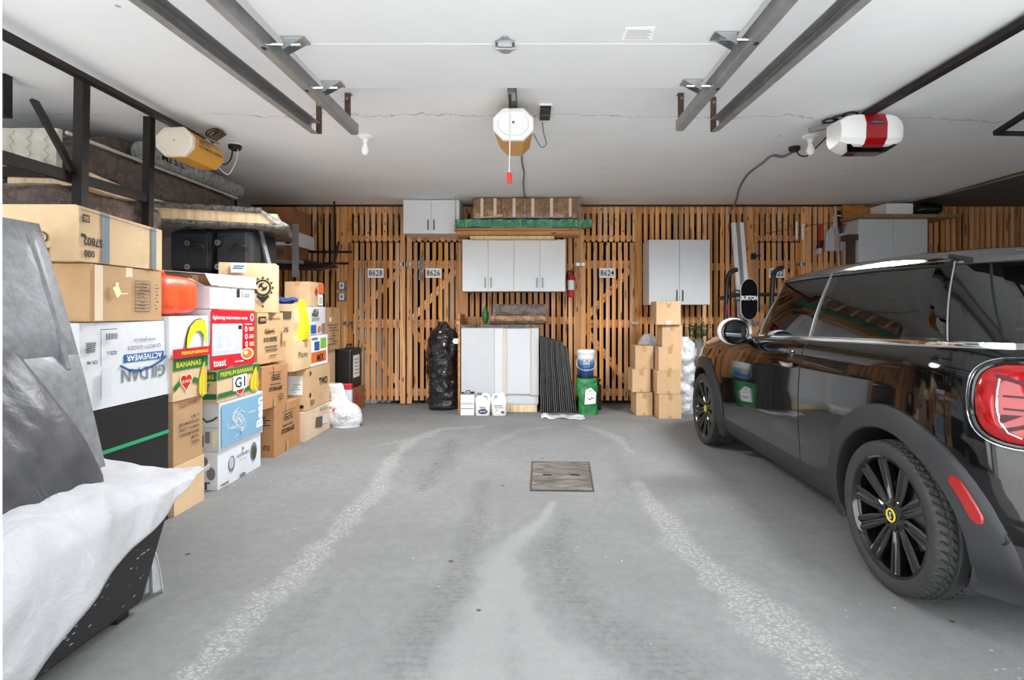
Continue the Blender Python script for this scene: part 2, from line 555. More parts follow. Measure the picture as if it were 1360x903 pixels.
def build_floor():
    x0, x1, y0, y1 = -3.6, 7.4, 0.96, 8.4
    nx, ny = 441, 300
    xs = np.linspace(x0, x1, nx); ys = np.linspace(y0, y1, ny)
    X, Y = np.meshgrid(xs, ys)
    co = np.stack([X, Y, np.zeros_like(X)], -1).reshape(-1, 3)
    idx = np.arange(nx * ny).reshape(ny, nx)
    q = np.stack([idx[:-1, :-1], idx[:-1, 1:], idx[1:, 1:], idx[1:, :-1]], -1).reshape(-1, 4)
    me = bpy.data.meshes.new('floor')
    me.vertices.add(nx * ny); me.vertices.foreach_set('co', co.ravel())
    me.loops.add(q.size); me.loops.foreach_set('vertex_index', q.ravel().astype(np.int32))
    me.polygons.add(len(q)); me.polygons.foreach_set('loop_start', np.arange(0, q.size, 4, dtype=np.int32))
    me.update()
    rng = np.random.default_rng(5)
    def wob(sc, ph):
        return np.sin(X * sc + ph) * np.cos(Y * sc * 1.3 + ph * 2) + 0.5 * np.sin(X * sc * 2.7 + Y * sc * 1.9 + ph)
    def stroke(pts, widths, soft=0.6):
        P2 = [G(*p).xy for p in pts]
        best = np.zeros_like(X)
        for i in range(len(P2) - 1):
            a, b = P2[i], P2[i + 1]
            d = b - a; L = max(d.length_squared, 1e-9)
            t = np.clip(((X - a.x) * d.x + (Y - a.y) * d.y) / L, 0, 1)
            dx = X - (a.x + t * d.x); dy = Y - (a.y + t * d.y)
            w = widths[i] + t * (widths[i + 1] - widths[i])
            w = w * .62 * (1 + 0.3 * wob(7.0, 1.0 + i) + .2 * wob(23.0, i))
            r = np.sqrt(dx * dx + dy * dy) / w
            best = np.maximum(best, np.clip((1.2 - r) / soft, 0, 1))
        return best
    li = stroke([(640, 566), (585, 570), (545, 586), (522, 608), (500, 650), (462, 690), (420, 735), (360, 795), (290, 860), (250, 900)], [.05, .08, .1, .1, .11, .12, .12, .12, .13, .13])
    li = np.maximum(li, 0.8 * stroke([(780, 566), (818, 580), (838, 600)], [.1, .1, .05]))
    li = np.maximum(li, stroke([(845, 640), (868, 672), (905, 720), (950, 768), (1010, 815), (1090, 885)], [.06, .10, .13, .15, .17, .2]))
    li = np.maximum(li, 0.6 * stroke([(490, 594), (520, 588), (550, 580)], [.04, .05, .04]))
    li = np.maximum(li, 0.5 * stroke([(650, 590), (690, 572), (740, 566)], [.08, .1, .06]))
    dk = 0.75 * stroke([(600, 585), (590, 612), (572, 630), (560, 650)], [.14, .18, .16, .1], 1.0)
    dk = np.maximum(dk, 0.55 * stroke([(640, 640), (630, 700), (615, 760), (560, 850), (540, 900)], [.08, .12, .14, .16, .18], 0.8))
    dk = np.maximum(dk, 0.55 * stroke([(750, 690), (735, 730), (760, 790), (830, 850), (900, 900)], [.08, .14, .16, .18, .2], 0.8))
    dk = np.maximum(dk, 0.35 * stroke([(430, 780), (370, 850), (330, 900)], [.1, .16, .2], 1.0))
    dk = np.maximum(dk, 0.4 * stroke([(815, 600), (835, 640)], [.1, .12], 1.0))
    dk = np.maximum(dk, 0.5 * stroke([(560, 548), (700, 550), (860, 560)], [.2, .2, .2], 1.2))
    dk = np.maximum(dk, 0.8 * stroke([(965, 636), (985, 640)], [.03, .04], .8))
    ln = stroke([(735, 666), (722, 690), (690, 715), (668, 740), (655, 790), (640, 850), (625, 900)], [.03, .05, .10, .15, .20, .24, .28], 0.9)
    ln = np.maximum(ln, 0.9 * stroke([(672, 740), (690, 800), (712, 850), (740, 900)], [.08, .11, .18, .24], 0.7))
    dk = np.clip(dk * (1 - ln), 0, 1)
    rgba = np.stack([li, dk, ln, np.ones_like(li)], -1).reshape(-1, 4).astype(np.float32)
    at = me.color_attributes.new('stain', 'FLOAT_COLOR', 'POINT')
    at.data.foreach_set('color', rgba.ravel())
    me.materials.append(floor_material())
    o = bpy.data.objects.new('floor', me)
    COL.objects.link(o)
    struct(o)
build_floor()
mat('driveway_concrete', (204, 204, 202), 0.9, var=0.1)
mb = MB(); mb.box(-9, 12, -9, 0.96, -0.1, -0.002, M('driveway_concrete')); struct(mb.build('driveway'))

# ------------------------------------------------------------------ ceiling and walls
def ceiling_material():
    k = NT('ceiling_paint')
    o = k.obj()
    n = k.noise(o, 2.0, 5)
    c = k.ramp(n, [(0.3, lin((238, 241, 244))), (0.7, lin((245, 247, 249)))])
    sep = k.n('ShaderNodeSeparateXYZ'); k.l(o, sep.inputs[0])
    x, y = sep.outputs[0], sep.outputs[1]
    w1 = k.math('MULTIPLY', k.math('SUBTRACT', k.noise(o, 1.5, 6, 0.65), 0.5), 0.55)
    def crack(yc, slope, wd, lo, hi):
        d = k.math('ABSOLUTE', k.math('SUBTRACT', y, k.math('ADD', k.math('MULTIPLY_ADD', x, slope, yc), w1)))
        ln = k.math('LESS_THAN', d, wd)
        ms = k.math('MULTIPLY', ln, k.smooth(k.noise(o, 1.1, 2), lo, hi))
        return ms
    cr = crack(3.72, 0.02, 0.006, 0.42, 0.5)
    cr = k.math('MAXIMUM', cr, k.math('MULTIPLY', crack(5.0, 0.05, 0.004, 0.5, 0.56), 0.6))
    c = k.mix(k.math('MULTIPLY', cr, 0.45), c, lin((120, 120, 120)))
    v = k.n('ShaderNodeTexVoronoi'); k.l(o, v.inputs['Vector']); v.inputs['Scale'].default_value = 1.7
    c = k.mix(k.math('MULTIPLY', k.math('LESS_THAN', v.outputs['Distance'], 0.022), 0.6), c, lin((110, 108, 106)))
    k.l(c, k.b.inputs['Base Color'])
    k.b.inputs['Roughness'].default_value = 0.8
    k.bump(k.math('SUBTRACT', k.noise(o, 3.0, 4), k.math('MULTIPLY', cr, 0.5)), 0.12, 0.02)
    return k.m
cm = ceiling_material()
mat('wall_paint', (196, 198, 200), 0.85, var=0.05)
mat('shaded_ceiling', (84, 82, 80), 0.9, var=0.15)
mb = MB(); mb.box(-3.6, 4.72, 0.85, 8.4, ZC, ZC + 0.12, cm); struct(mb.build('ceiling'))
mb = MB(); mb.box(4.72, 7.4, 0.85, 8.4, ZC - 0.012, ZC + 0.12, M('shaded_ceiling')); struct(mb.build('ceiling_shaded_part'))  # unlit stretch of ceiling, its shade painted in as dark grey
mb = MB(); mb.box(-3.72, -3.6, 0.85, 8.4, -0.02, ZC + 0.1, M('wall_paint')); struct(mb.build('wall_left'))
mb = MB(); mb.box(7.4, 7.52, 0.85, 8.4, -0.02, ZC + 0.1, M('wall_paint')); struct(mb.build('wall_right'))
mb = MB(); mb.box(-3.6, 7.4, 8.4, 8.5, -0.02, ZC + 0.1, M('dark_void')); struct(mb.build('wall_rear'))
# front wall: piers between the three garage doorways, and the lintel; side doorways left open to let in extra daylight
mb = MB()
for a, b in ((-3.72, -3.45), (-1.36, -1.049), (1.02, 1.25), (3.4, 7.52)):
    mb.box(a, b, 0.87, 1.07, -0.02, 2.16, M('wall_paint'))
mb.box(-3.72, 7.52, 0.87, 1.07, 2.16, ZC + 0.1, M('wall_paint'))
struct(mb.build('wall_front'))
# thin dark shadow-gap trim where the ceiling meets the lockers
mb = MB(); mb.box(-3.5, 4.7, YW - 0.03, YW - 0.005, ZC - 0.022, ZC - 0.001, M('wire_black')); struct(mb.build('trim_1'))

# ------------------------------------------------------------------ slatted locker front (each slat a part)
lk = empty('wall_back', (0, YW, 0)); struct(lk)
sm = MB(); sm.box(-0.0245, 0.0245, 0, 0.02, 0, 1.0, M('cedar'))
slat_me = sm.mesh('slat')
def slat(parent, X, z0, z1, w=0.047, y=0.0, name='slat'):
    o = bpy.data.objects.new(name, slat_me)
    COL.objects.link(o); o.parent = parent
    o.location = (X, y + random.uniform(-.002, .002), z0)
    o.scale = (w / 0.047, 1, z1 - z0)
    o.rotation_euler = (0, random.uniform(-.003, .003), 0)
    return o
def rail(parent, xa, xb, z, h=0.09, y=0.021, t=0.02, name='rail'):
    b = MB(); b.box(xa, xb, 0, t, -h / 2, h / 2, M('cedar_rail'))
    return b.build(name, parent, (0, y, z))
def wx(px): return (px - VX) * YW / F
PITCH = 0.0735
doors = [(462, 538, '8628', 1), (541, 612, '8626', 2), (771, 843, '8624', 3), (1001, 1063, '8622', 4)]
spans = []
for a, b, t, i in doors: spans.append((wx(a), wx(b)))
DH0, DH1 = 0.05, 2.045
x = -3.52
while x < 7.35:
    hit = [sp for sp in spans if sp[0] - 0.005 < x < sp[1] + 0.005]
    if not hit:
        slat(lk, x, 0.02, ZC - 0.02)
    else:
        slat(lk, x, DH1 + 0.012, ZC - 0.02)
    x += PITCH
edges = [-3.58] + [e for sp in spans for e in sp] + [7.35]
for k in range(0, len(edges), 2):
    for z, h in ((0.14, .10), (1.06, .09), (1.74, .09), (2.46, .09)):
        rail(lk, edges[k], edges[k + 1], z, h)
for sp in spans:
    rail(lk, sp[0], sp[1], 2.46, .09); rail(lk, sp[0], sp[1], 2.11, .06)
for sp in spans:                                  # door posts beside each door
    for e, d in ((sp[0], -0.045), (sp[1], 0.045)):
        b = MB(); b.box(-0.04, 0.04, 0, 0.03, 0, ZC - 0.03, M('cedar'))
        b.build('post', lk, (e + d, -0.012, 0.01))
def door(n, xa, xb, text):
    r = empty('door_%d' % n, (xa, YW, DH0)); struct(r)
    w = xb - xa; h = DH1 - DH0
    m = max(5, int(round(w / PITCH)))
    for j in range(m):
        xx = 0.03 + (w - 0.06) * j / (m - 1)
        slat(r, xx, 0, h, 0.062 if j in (0, m - 1) else 0.045, -0.004)
    for z, hh in ((0.10, .09), (0.97, .10), (1.72, .10)):
        rail(r, 0.01, w - 0.01, z, hh, 0.018)
    for (z0, z1, s) in ((0.16, 0.92, 1), (1.02, 1.66, -1)):
        b = MB()
        A, B = Vector((0.05, 0.030, z1)), Vector((w - 0.05, 0.030, z0))
        if s < 0: A, B = Vector((0.05, 0.030, z0)), Vector((w - 0.05, 0.030, z1))
        b.bar(A, B, 0.02, 0.075, M('cedar_rail'), (0, 0, 1)); b.build('brace', r)
    pl = MB(); pl.box(-0.1, 0.1, -0.006, 0, -0.06, 0.06, M('white_paper'))
    po = pl.build('number_plate', r, (w * 0.49, -0.006, 1.61))
    tb = MB(); draw(tb, Face((-0.1, -0.006, -0.06), (0.2, 0, 0), (0, 0, 0.12)), [('text', text, .5, .5, .86, 'black_ink', {'h': .62, 'bold': .012})])
    tb.build('printed_number', po)
    hb = MB()
    hx = 0.0 if n in (3, 2) else w
    hb.box(hx - 0.06, hx + 0.05, -0.022, -0.016, -0.02, 0.02, M('steel'))
    hb.lathe([(0.009, -0.035), (0.009, 0.035)], M('steel'), 8, Matrix.Translation((hx, -0.024, 0)))
    hb.build('hinge', r, (0, 0, 1.72))
    hb2 = inst(r.children[-1], r, (0, 0, 0.12))
    lx = w if n in (3, 2) else 0.0
    lb = MB(); lb.box(lx - 0.05, lx + 0.05, -0.03, -0.016, -0.016, 0.016, M('steel'))
    lb.box(lx - 0.015, lx + 0.015, -0.045, -0.03, -0.03, 0.012, M('steel_dark'))
    lb.build('latch', r, (0, 0, 0.98))
for a, b, t, i in doors: door(i, wx(a), wx(b), t)
# partitions and dim contents behind the slats
mb = MB()
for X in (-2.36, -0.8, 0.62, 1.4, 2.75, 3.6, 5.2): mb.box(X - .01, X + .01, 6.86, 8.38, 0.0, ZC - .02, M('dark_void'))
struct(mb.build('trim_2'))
# ------------------------------------------------------------------ raised door, tracks, openers, lamps, wires
ZT = 2.33
def channel(name, label, xa, ya, xb, yb, side, group):
    r = MB()
    A, B = Vector((xa, ya, ZT)), Vector((xb, yb, ZT))
    d = (B - A).normalized(); rt = Vector((d.y, -d.x, 0)) * side
    prof = [(-.028, .03), (-.028, .034), (.024, .034), (.03, .028), (.03, -.03), (.024, -.036), (-.016, -.036), (-.016, -.031), (.022, -.031), (.025, -.028), (.025, .027), (.022, .03)]
    rows = []
    for p in (A, B): rows.append([p + rt * a + Vector((0, 0, b)) for a, b in prof])
    r.grid(rows, M('steel_dark'), False, True)
    o = r.build(name)
    tag(o, label, 'track', group)
    return o, d
def hanger(parent, x, y, z0=ZT - .03):
    b = MB()
    b.box(x - .018, x + .018, y - .003, y + .003, z0, ZC - .004, M('rust_brown'))
    b.box(x - .018, x + .018, y - .003, y + .04, ZC - .006, ZC - .001, M('steel_dark'))
    b.lathe([(.008, 0), (.008, .012)], M('steel'), 8, Matrix.Translation((x, y - .006, ZC - .04)) @ Matrix.Rotation(PI / 2, 4, 'X'))
    b.build('hanger_strap', parent)
t, _ = channel('door_track', 'steel track edging the raised white door on the side of the stacked boxes', -1.165, 1.15, -1.11, 3.40, 1, None)
hanger(t, -1.115, 3.30)
t, _ = channel('door_track', 'steel track between the raised white door and the ivory covered opener', -1.45, 1.15, -1.345, 3.38, -1, None)
hanger(t, -1.33, 3.40)
t, _ = channel('door_track', 'steel track edging the raised white door on the side of the car', .955, 1.15, .937, 3.33, -1, None)
hanger(t, .93, 3.30)
t, _ = channel('door_track', 'steel track between the raised white door and the white red opener', 1.235, 1.15, 1.15, 3.33, 1, None)
hanger(t, 1.15, 3.36)
# black hanger frame at the far right
mb = MB()
a, b, c = P(1322, 177, 3.55), P(1380, 140, 3.2), P(1385, 178, 3.3)
mb.bar(a, b, .03, .03, M('black_metal')); mb.bar(a, c, .03, .03, M('black_metal'))
mb.bar(b, Vector((b.x, b.y, ZC - .001)), .03, .03, M('black_metal'))
tag(mb.build('track_bracket'), 'black angle bracket hung from the ceiling above the car', 'bracket')
# raised sectional door
dr = empty('garage_door', (0, 1.2, 2.34))
tag(dr, 'white sectional overhead door rolled up flat under the ceiling', 'garage door')
mat('door_white', (216, 218, 220), 0.5, var=0.02, bump=0.05, bscale=120)
for i, (y0, y1) in enumerate(((1.15, 1.3935), (1.395, 1.8635), (1.865, 2.3335), (2.335, 2.80))):
    b = MB(); b.box(-1.06, .88, y0 - 1.2, y1 - 1.2, .0, .04, M('door_white'))
    b.build('panel', dr, bevel=.004)
def hinge(x, y, kind):
    b = MB()
    if kind == 'mid':
        pts = [(-.012, .075), (.012, .075), (.04, .035), (.042, -.03), (.02, -.045), (.012, -.07), (-.012, -.07), (-.02, -.045), (-.042, -.03), (-.04, .035)]
        b.prism(pts, -.008, 0, M('steel'))
        b.box(-.03, .03, -.02, .02, -.022, -.008, M('steel'))
        b.lathe([(.008, -.042), (.008, .042)], M('steel_dark'), 8, Matrix.Translation((0, 0, -.02)), axis='X')
    else:
        s = kind
        b.box(-.05, .05, -.035, .035, -.007, 0, M('steel'))
        b.add([(-.04 * 1, -.03, -.006), (.04, -.03, -.006), (.04, .03, -.006), (-.04, .03, -.006), (s * .045, -.026, -.055), (s * .045, .026, -.055)],
              [(0, 1, 2, 3), (0, 4, 5, 3) if s < 0 else (1, 2, 5, 4), (0, 1, 4), (2, 3, 5)], M('steel'))
        b.tube([(s * -.03, -.02, -.03), (s * .12, -.02, -.03)], .007, M('chrome'), 8)
        b.lathe([(.02, -.008), (.023, 0), (.02, .008)], M('black_plastic'), 12, Matrix.Translation((s * .125, -.02, -.03)), axis='X')
    return b.build('hinge', dr, (x, y - 1.2, 0))
hinge(-.105, 2.335, 'mid')
hinge(-1.0, 2.30, -1); hinge(-1.0, 2.74, -1); hinge(.82, 2.26, 1); hinge(.82, 2.72, 1)
q = [P(825, 53, 2.34 * 714 / 714), 0]
def onz(px, py, z):
    Y = F * (z - CH) / (VY - py); return Vector(((px - VX) * Y / F, Y, z))
z = 2.338
A, B, C_, D_ = onz(825, 53, z), onz(866, 53, z), onz(870, 36, z), onz(831, 37, z)
b = MB(); b.add([A, B, C_, D_, A + Vector((0, 0, .0015)), B + Vector((0, 0, .0015)), C_ + Vector((0, 0, .0015)), D_ + Vector((0, 0, .0015))],
               [(0, 1, 2, 3), (4, 5, 6, 7), (0, 1, 5, 4), (1, 2, 6, 5), (2, 3, 7, 6), (3, 0, 4, 7)], M('white_paper'))
st = b.build('warning_sticker', dr, (0, -1.2, -2.34)); st['label'] = 'white paper sticker printed with fine grey lines'
b = MB()
fc = Face(D_ , (C_ - D_), (A - D_) * 1.0)
fc = Face(A + Vector((0, 0, 0)), (B - A), (D_ - A)); fc.n = Vector((0, 0, -1))
draw(b, fc, [('rect', .08, .12 + .14 * i, .9 - .1 * (i % 2), .15 + .14 * i, 'grey_ink') for i in range(6)])
b.build('printed_lines', st)

OCT = lambda w, h, c: [(-w, -h + c), (-w + c, -h), (w - c, -h), (w, -h + c), (w, h - c), (w - c, h), (-w + c, h), (-w, h - c)]
def opener(x, y, zc, cap, rail_y0, label, taper=.0):
    r = empty('door_opener', (x, y, zc)); tag(r, label, 'opener')
    mx = Matrix.Rotation(PI / 2, 4, 'X')       # prism z -> -y
    b = MB(); o8 = OCT(.122, .096, .06)
    rows = [[(a, yy, c) for a, c in OCT(.122 - d, .096 - d * .5, .06 - d * .3)] for yy, d in ((.015, 0), (.38, taper))]
    b.grid(rows, M('opener_ochre'), False, True)
    b.add(rows[1], [tuple(range(8))], M('wire_grey')); b.build('housing', r)
    b = MB()
    rings = [(OCT(.126, .1, .062), .015), (OCT(.126, .1, .062), -.012), (OCT(.118, .092, .058), -.02), (OCT(.096, .072, .044), -.02), (OCT(.09, .066, .04), -.008)]
    b.grid([[(a, yy, c) for a, c in o] for o, yy in rings], M(cap), False, True)
    b.add([(a, -.008, c) for a, c in rings[-1][0]], [tuple(range(8))], M(cap))
    b.add([(a, .015, c) for a, c in rings[0][0]], [tuple(range(8))], M(cap))
    e = b.build('light_cover', r); e['label'] = 'pale octagonal end cover'
    b = MB(); b.lathe([(.007, 0), (.007, .008), (.0, .009)], M('chrome'), 10, Matrix.Translation((0, -.008, .01)) @ mx); b.build('screw', e)
    b = MB(); b.bar((0, .3, .115), (0, rail_y0 - y, .115), .05, .03, M('black_metal')); b.bar((0, .3, .132), (0, rail_y0 - y, .132), .022, .01, M('black_metal'))
    b.build('rail', r)
    for s in (-1, 1):
        b = MB()
        b.bar((s * .1, .3, .09), (s * .1, .3, ZC - zc - .001), .02, .004, M('steel_dark')); b.bar((s * .1, .12, .094), (s * .1, .34, .094), .012, .012, M('steel'))
        b.build('mounting_bracket', r)
    return r
op = opener(-.10, 3.36, 2.345, 'white_plastic', 1.15, 'ochre octagonal door opener with white cover on middle rail', .02)
b = MB(); b.box(-.02, .02, -.32, -.2, .07, .105, M('steel_dark')); b.tube([(-.01, -.3, .09), (-.01, -.28, .05), (-.012, -.27, 0)], .008, M('black_metal'))
b.build('trolley', op)
b = MB(); b.tube(smoothline([(-.012, -.27, .0), (-.012, -.27, -.2), (-.016, -.27, -.37)], 4), .0035, M('wire_white'), 6); rc = b.build('release_cord', op)
b = MB(); b.box(-.016, .016, -.012, .012, -.43, -.37, M('red_plastic')); hd = b.build('release_handle', rc, (-.016, -.27, 0), bevel=.006); hd['label'] = 'red pull handle'
lo = opener(-2.41, 3.66, 2.33, 'opener_ivory', 2.05, 'ochre octagonal door opener with ivory cover above the mattresses', .01)
b = MB()
f = Face((.123, .03, -.036), (0, .34, 0), (0, 0, .085))
draw(b, f, [('text', 'VERTAS', .28, .74, .38, 'black_ink', {'bold': .012}), ('text', 'AUTOMATIC OPENER', .5, .36, .84, 'black_ink', {'bold': .012})])
b.build('printed_text', lo)
# right opener, white with a red band
ro = empty('door_opener', (2.27, 3.58, 2.375)); tag(ro, 'white door opener with red band and black underside, hung over the car', 'opener')
def shell(x0, x1, m, name, grow=0.0, inner=False):
    pr = [(.0, .115 + grow), (-.035 - grow, .10 + grow), (-.06 - grow, .04), (-.055 - grow, -.06), (-.03, -.095), (.05, -.115 - grow), (.13, -.118 - grow), (.17, -.06), (.17, .115)]
    b = MB()
    rows = []
    n = 9
    for i in range(n + 1):
        x = x0 + (x1 - x0) * i / n
        e = max(0, (abs(x) - .10) / .105) ** 2.2
        rows.append([(x, .10 + (a - .10) * (1 - .22 * e), c * (1 - .30 * e)) for a, c in pr])
    b.grid(rows, m, True, True)
    b.add(rows[0], [tuple(range(9))], m); b.add(rows[-1], [tuple(range(9))], m)
    return b.build(name, ro, bevel=0, sharp=28)
shell(-.205, .205, M('white_plastic'), 'housing')
sb = shell(-.062, .075, M('opener_red'), 'band', .004); sb['label'] = 'glossy red centre band'
b = MB(); f = Face((-.04, -.066, .03), (.09, 0, 0), (0, .01, .028)); draw(b, f, [('rect', 0, 0, 1, 1, 'black_ink'), ('text', 'LiftMaster', .5, .5, .86, 'sky_ink', {'bold': .012})]); b.build('name_badge', ro)
b = MB()
b.add([(-.17, -.024, -.09), (.17, -.024, -.09), (.12, .14, -.126), (-.12, .14, -.126), (-.13, .04, -.124), (.13, .04, -.124)], [(0, 1, 5, 4), (4, 5, 2, 3)], M('black_gloss'))
b.build('light_lens', ro)
b = MB(); b.bar((-.03, -.0, .11), (-.03, -2.4, .11), .05, .035, M('black_metal')); b.bar((-.03, .0, .13), (-.03, -2.4, .13), .022, .01, M('black_metal')); b.build('rail', ro)
b = MB(); b.bar((-.12, .1, .09), (-.26, .28, .1), .03, .03, M('steel')); b.bar((-.2, .2, .1), (-.2, .2, ZC - 2.376), .03, .004, M('steel')); b.bar((.1, .2, .1), (.1, .2, ZC - 2.376), .03, .004, M('steel'))
b.build('mounting_bracket', ro)
b = MB()
for i in range(3):
    c = Vector((-.2 + i * .05, .12 - i * .03, .115)); b.tube([c + Vector((.045 * math.cos(t * PI / 6), .045 * math.sin(t * PI / 6), .01 * i)) for t in range(12)], .006, M('wire_black'), 6, True)
b.build('coiled_wire', ro)

# lampholders
def lamp(x, y, label, watts):
    r = empty('ceiling_lamp', (x, y, ZC)); tag(r, label, 'lamp')
    b = MB(); b.lathe([(.058, -.001), (.06, -.012), (.05, -.018), (.024, -.026), (.02, -.05), (.024, -.055)], M('white_plastic'), 24); b.build('lampholder', r)
    b = MB(); b.lathe([(.016, -.055), (.02, -.075), (.03, -.1), (.031, -.115), (.024, -.135), (.012, -.145), (0, -.147)], M('bulb_glass'), 20); b.build('bulb', r)
    ld = bpy.data.lights.new('fill_spot', 'SPOT'); ld.energy = watts; ld.spot_size = math.radians(165); ld.spot_blend = .6; ld.shadow_soft_size = .32; ld.color = (.95, .975, 1.0)  # wide downward spot added below the bulb to brighten floor and lockers
    lo_ = bpy.data.objects.new('fill_spot', ld); COL.objects.link(lo_); lo_.parent = r; lo_.location = (0, 0, -.16)
    return r
lamp(-1.258, 4.12, 'white porcelain lampholder with bare bulb left of the middle opener', 160)
lamp(2.155, 4.12, 'white porcelain lampholder with bare bulb beside the white red opener', 205)
def cable(label, pts, r, m, n=6, name='cable', seg=6):
    b = MB(); b.tube(smoothline(pts, n), r, M(m), seg); o = b.build(name); tag(o, label, 'cable'); return o
def ce(px, py, dz=.012):
    Y = F * (ZC - dz - CH) / (VY - py); return Vector(((px - VX) * Y / F, Y, ZC - dz))
# black outlet by middle opener
b = MB(); p = ce(724, 147, .0)
r = empty('ceiling_outlet', (p.x, 3.6, ZC)); tag(r, 'black ceiling outlet box right of the middle opener', 'outlet')
b.box(-.042, .042, -.13, .11, -.012, -.001, M('white_plastic')); b.build('cover_plate', r)
b = MB(); b.box(-.035, .035, -.12, .1, -.03, -.012, M('black_plastic')); b.box(-.03, .03, -.01, .0, -.034, -.03, M('wire_grey')); b.build('socket', r, bevel=.004)
cable('thin grey wires looping from the black outlet to middle opener', [(.09, 3.72, 2.49), (.1, 3.75, 2.42), (.12, 3.8, 2.36), (.08, 3.76, 2.33), (.03, 3.7, 2.40)], .004, 'wire_grey')
cable('dark wire running back along the ceiling to the hanging shelf', [ce(693, 205), ce(693, 215), ce(696, 230), ce(695, 245), ce(697, 262)], .008, 'wire_grey')
# left opener's outlet and wires
p = ce(312, 192, 0)
r = empty('ceiling_outlet', (p.x, p.y, ZC)); tag(r, 'round black outlet behind the ivory covered opener', 'outlet')
b = MB(); b.lathe([(.05, -.001), (.05, -.03), (.036, -.045), (0, -.047)], M('black_plastic'), 16); b.build('socket', r)
b = MB(); b.lathe([(.062, -.0005), (.062, -.006), (.05, -.007)], M('white_plastic'), 20); b.build('cover_plate', r)
cable('black power cord drooping behind the ivory covered opener', [P(309, 196, 4.25), P(307, 210, 4.2), P(300, 218, 4.12), P(291, 217, 4.06)], .006, 'wire_black')
cable('white wire drooping from the round black outlet', [P(316, 199, 4.25), P(313, 215, 4.3), P(304, 231, 4.3), P(296, 228, 4.25), P(287, 218, 4.08)], .004, 'wire_white')
b = MB()
for i in range(5):
    c = P(283 + 2 * i, 176 + 2 * i, 3.9 + .02 * i)
    b.tube([c + Vector((.05 * math.cos(t * PI / 5), .02 * math.sin(t * PI / 5) , .035 * math.sin(t * PI / 5 + i * .3))) for t in range(10)], .007, M('rust_brown'), 6, True)
tag(b.build('wire_bundle'), 'tangled brown wire bundle on top of the ivory covered opener', 'wire')
# right hand wiring
p = ce(1055, 195, 0)
b = MB(); b.lathe([(.045, -.001), (.045, -.025), (.03, -.04), (0, -.042)], M('black_plastic'), 14)
tag(b.build('ceiling_outlet', None, (p.x, p.y, ZC)), 'small black ceiling outlet left of the white red opener', 'outlet')
cable('black cord sagging between right bulb and white red opener', [P(1057, 199, 4.35), P(1062, 206, 4.35), P(1072, 207, 4.3), P(1084, 196, 4.2), P(1100, 180, 3.95)], .006, 'wire_black')
cable('grey conduit curving over the ceiling down to the lockers', [ce(1056, 200), ce(1040, 208), ce(1025, 207), ce(1012, 217), ce(993, 232), ce(982, 250), ce(977, 268), Vector((ce(977, 268).x, YW - .035, 2.4))], .011, 'wire_grey', 8)
cable('thin cable along the dark edge of the right ceiling', [(4.70, 3.0, ZC - .03), (4.70, 5.0, ZC - .035), (4.68, 5.9, ZC - .03), (4.5, 6.4, ZC - .03)], .008, 'ply')
# ------------------------------------------------------------------ cartons
def carton(label, x0, x1, y0, y1, z0, z1, m='card', rz=0.0, prints=None, name='cardboard_box', group=None, tape='tape', lid=True, tilt=(0, 0), bulge=.004, cat='box', seam='y'):
    """box with its top flaps, tape and print; pivot at the base centre. prints: {'R': [...], 'F': [...], 'T': [...]}"""
    cx, cy = (x0 + x1) / 2, (y0 + y1) / 2
    hx, hy, h = (x1 - x0) / 2, (y1 - y0) / 2, z1 - z0
    n = 4
    b = MB()
    mm = M(m)
    tf = .003 if lid else 0
    rows = []
    for k in range(n + 1):
        z = (h - tf) * k / n
        g = bulge * math.sin(PI * k / n)
        ring = []
        for i in range(4): ring.append((-hx + 2 * hx * i / 4, -hy - g * math.sin(PI * i / 4), z))
        for i in range(4): ring.append((hx + g * math.sin(PI * i / 4), -hy + 2 * hy * i / 4, z))
        for i in range(4): ring.append((hx - 2 * hx * i / 4, hy, z))
        for i in range(4): ring.append((-hx, hy - 2 * hy * i / 4, z))
        rows.append(ring)
    b.grid(rows, mm, False, True)
    b.add(rows[0], [tuple(range(16))[::-1]], mm)
    if lid: b.add(rows[-1], [tuple(range(16))], mm)
    o = b.build(name, None, (cx, cy, z0), (tilt[0], tilt[1], rz))
    tag(o, label, cat, group)
    if lid:
        for s in (-1, 1):
            f = MB()
            if seam == 'y': f.box(min(.0015 * s, s * hx), max(.0015 * s, s * hx), -hy, hy, h - .003, h, mm)
            else: f.box(-hx, hx, min(.0015 * s, s * hy), max(.0015 * s, s * hy), h - .003, h, mm)
            f.build('flap', o)
    if tape:
        t = MB(); tw = min(.024, hx * .3)
        if seam == 'y':
            t.box(-tw, tw, -hy - .0018, hy, h, h + .0012, M(tape)); t.box(-tw, tw, -hy - .0018, -hy - .0002, h - min(.07, h * .3), h + .0012, M(tape))
        else:
            t.box(-hx, hx + .0018, -tw, tw, h, h + .0012, M(tape)); t.box(hx + .0002, hx + .0018 , -tw, tw, h - min(.07, h * .3), h + .0012, M(tape))
        t.build('tape', o)
    if prints:
        e = bulge + .0012
        for fn, items in prints.items():
            p = MB()
            if fn == 'R': fc = Face((hx + e, -hy, 0), (0, 2 * hy, 0), (0, 0, h))
            elif fn == 'F': fc = Face((-hx, -hy - e, 0), (2 * hx, 0, 0), (0, 0, h))
            else: fc = Face((-hx, -hy, h + .001), (2 * hx, 0, 0), (0, 2 * hy, 0))
            draw(p, fc, items)
            p.build('printed_graphics', o)
    return o
XR = -2.05
def yy(px, X=XR): return YX(px, X)
def lines(u0, u1, v0, v1, n, w, m, jit=.15):
    out = []
    rnd = random.Random(int(u0 * 977 + v0 * 313 + n))
    for i in range(n):
        v = v0 + (v1 - v0) * (i + .5) / n
        out.append(('line', [(u0 + rnd.random() * jit * (u1 - u0), v), (u1 - rnd.random() * jit * (u1 - u0), v)], w, m))
    return out
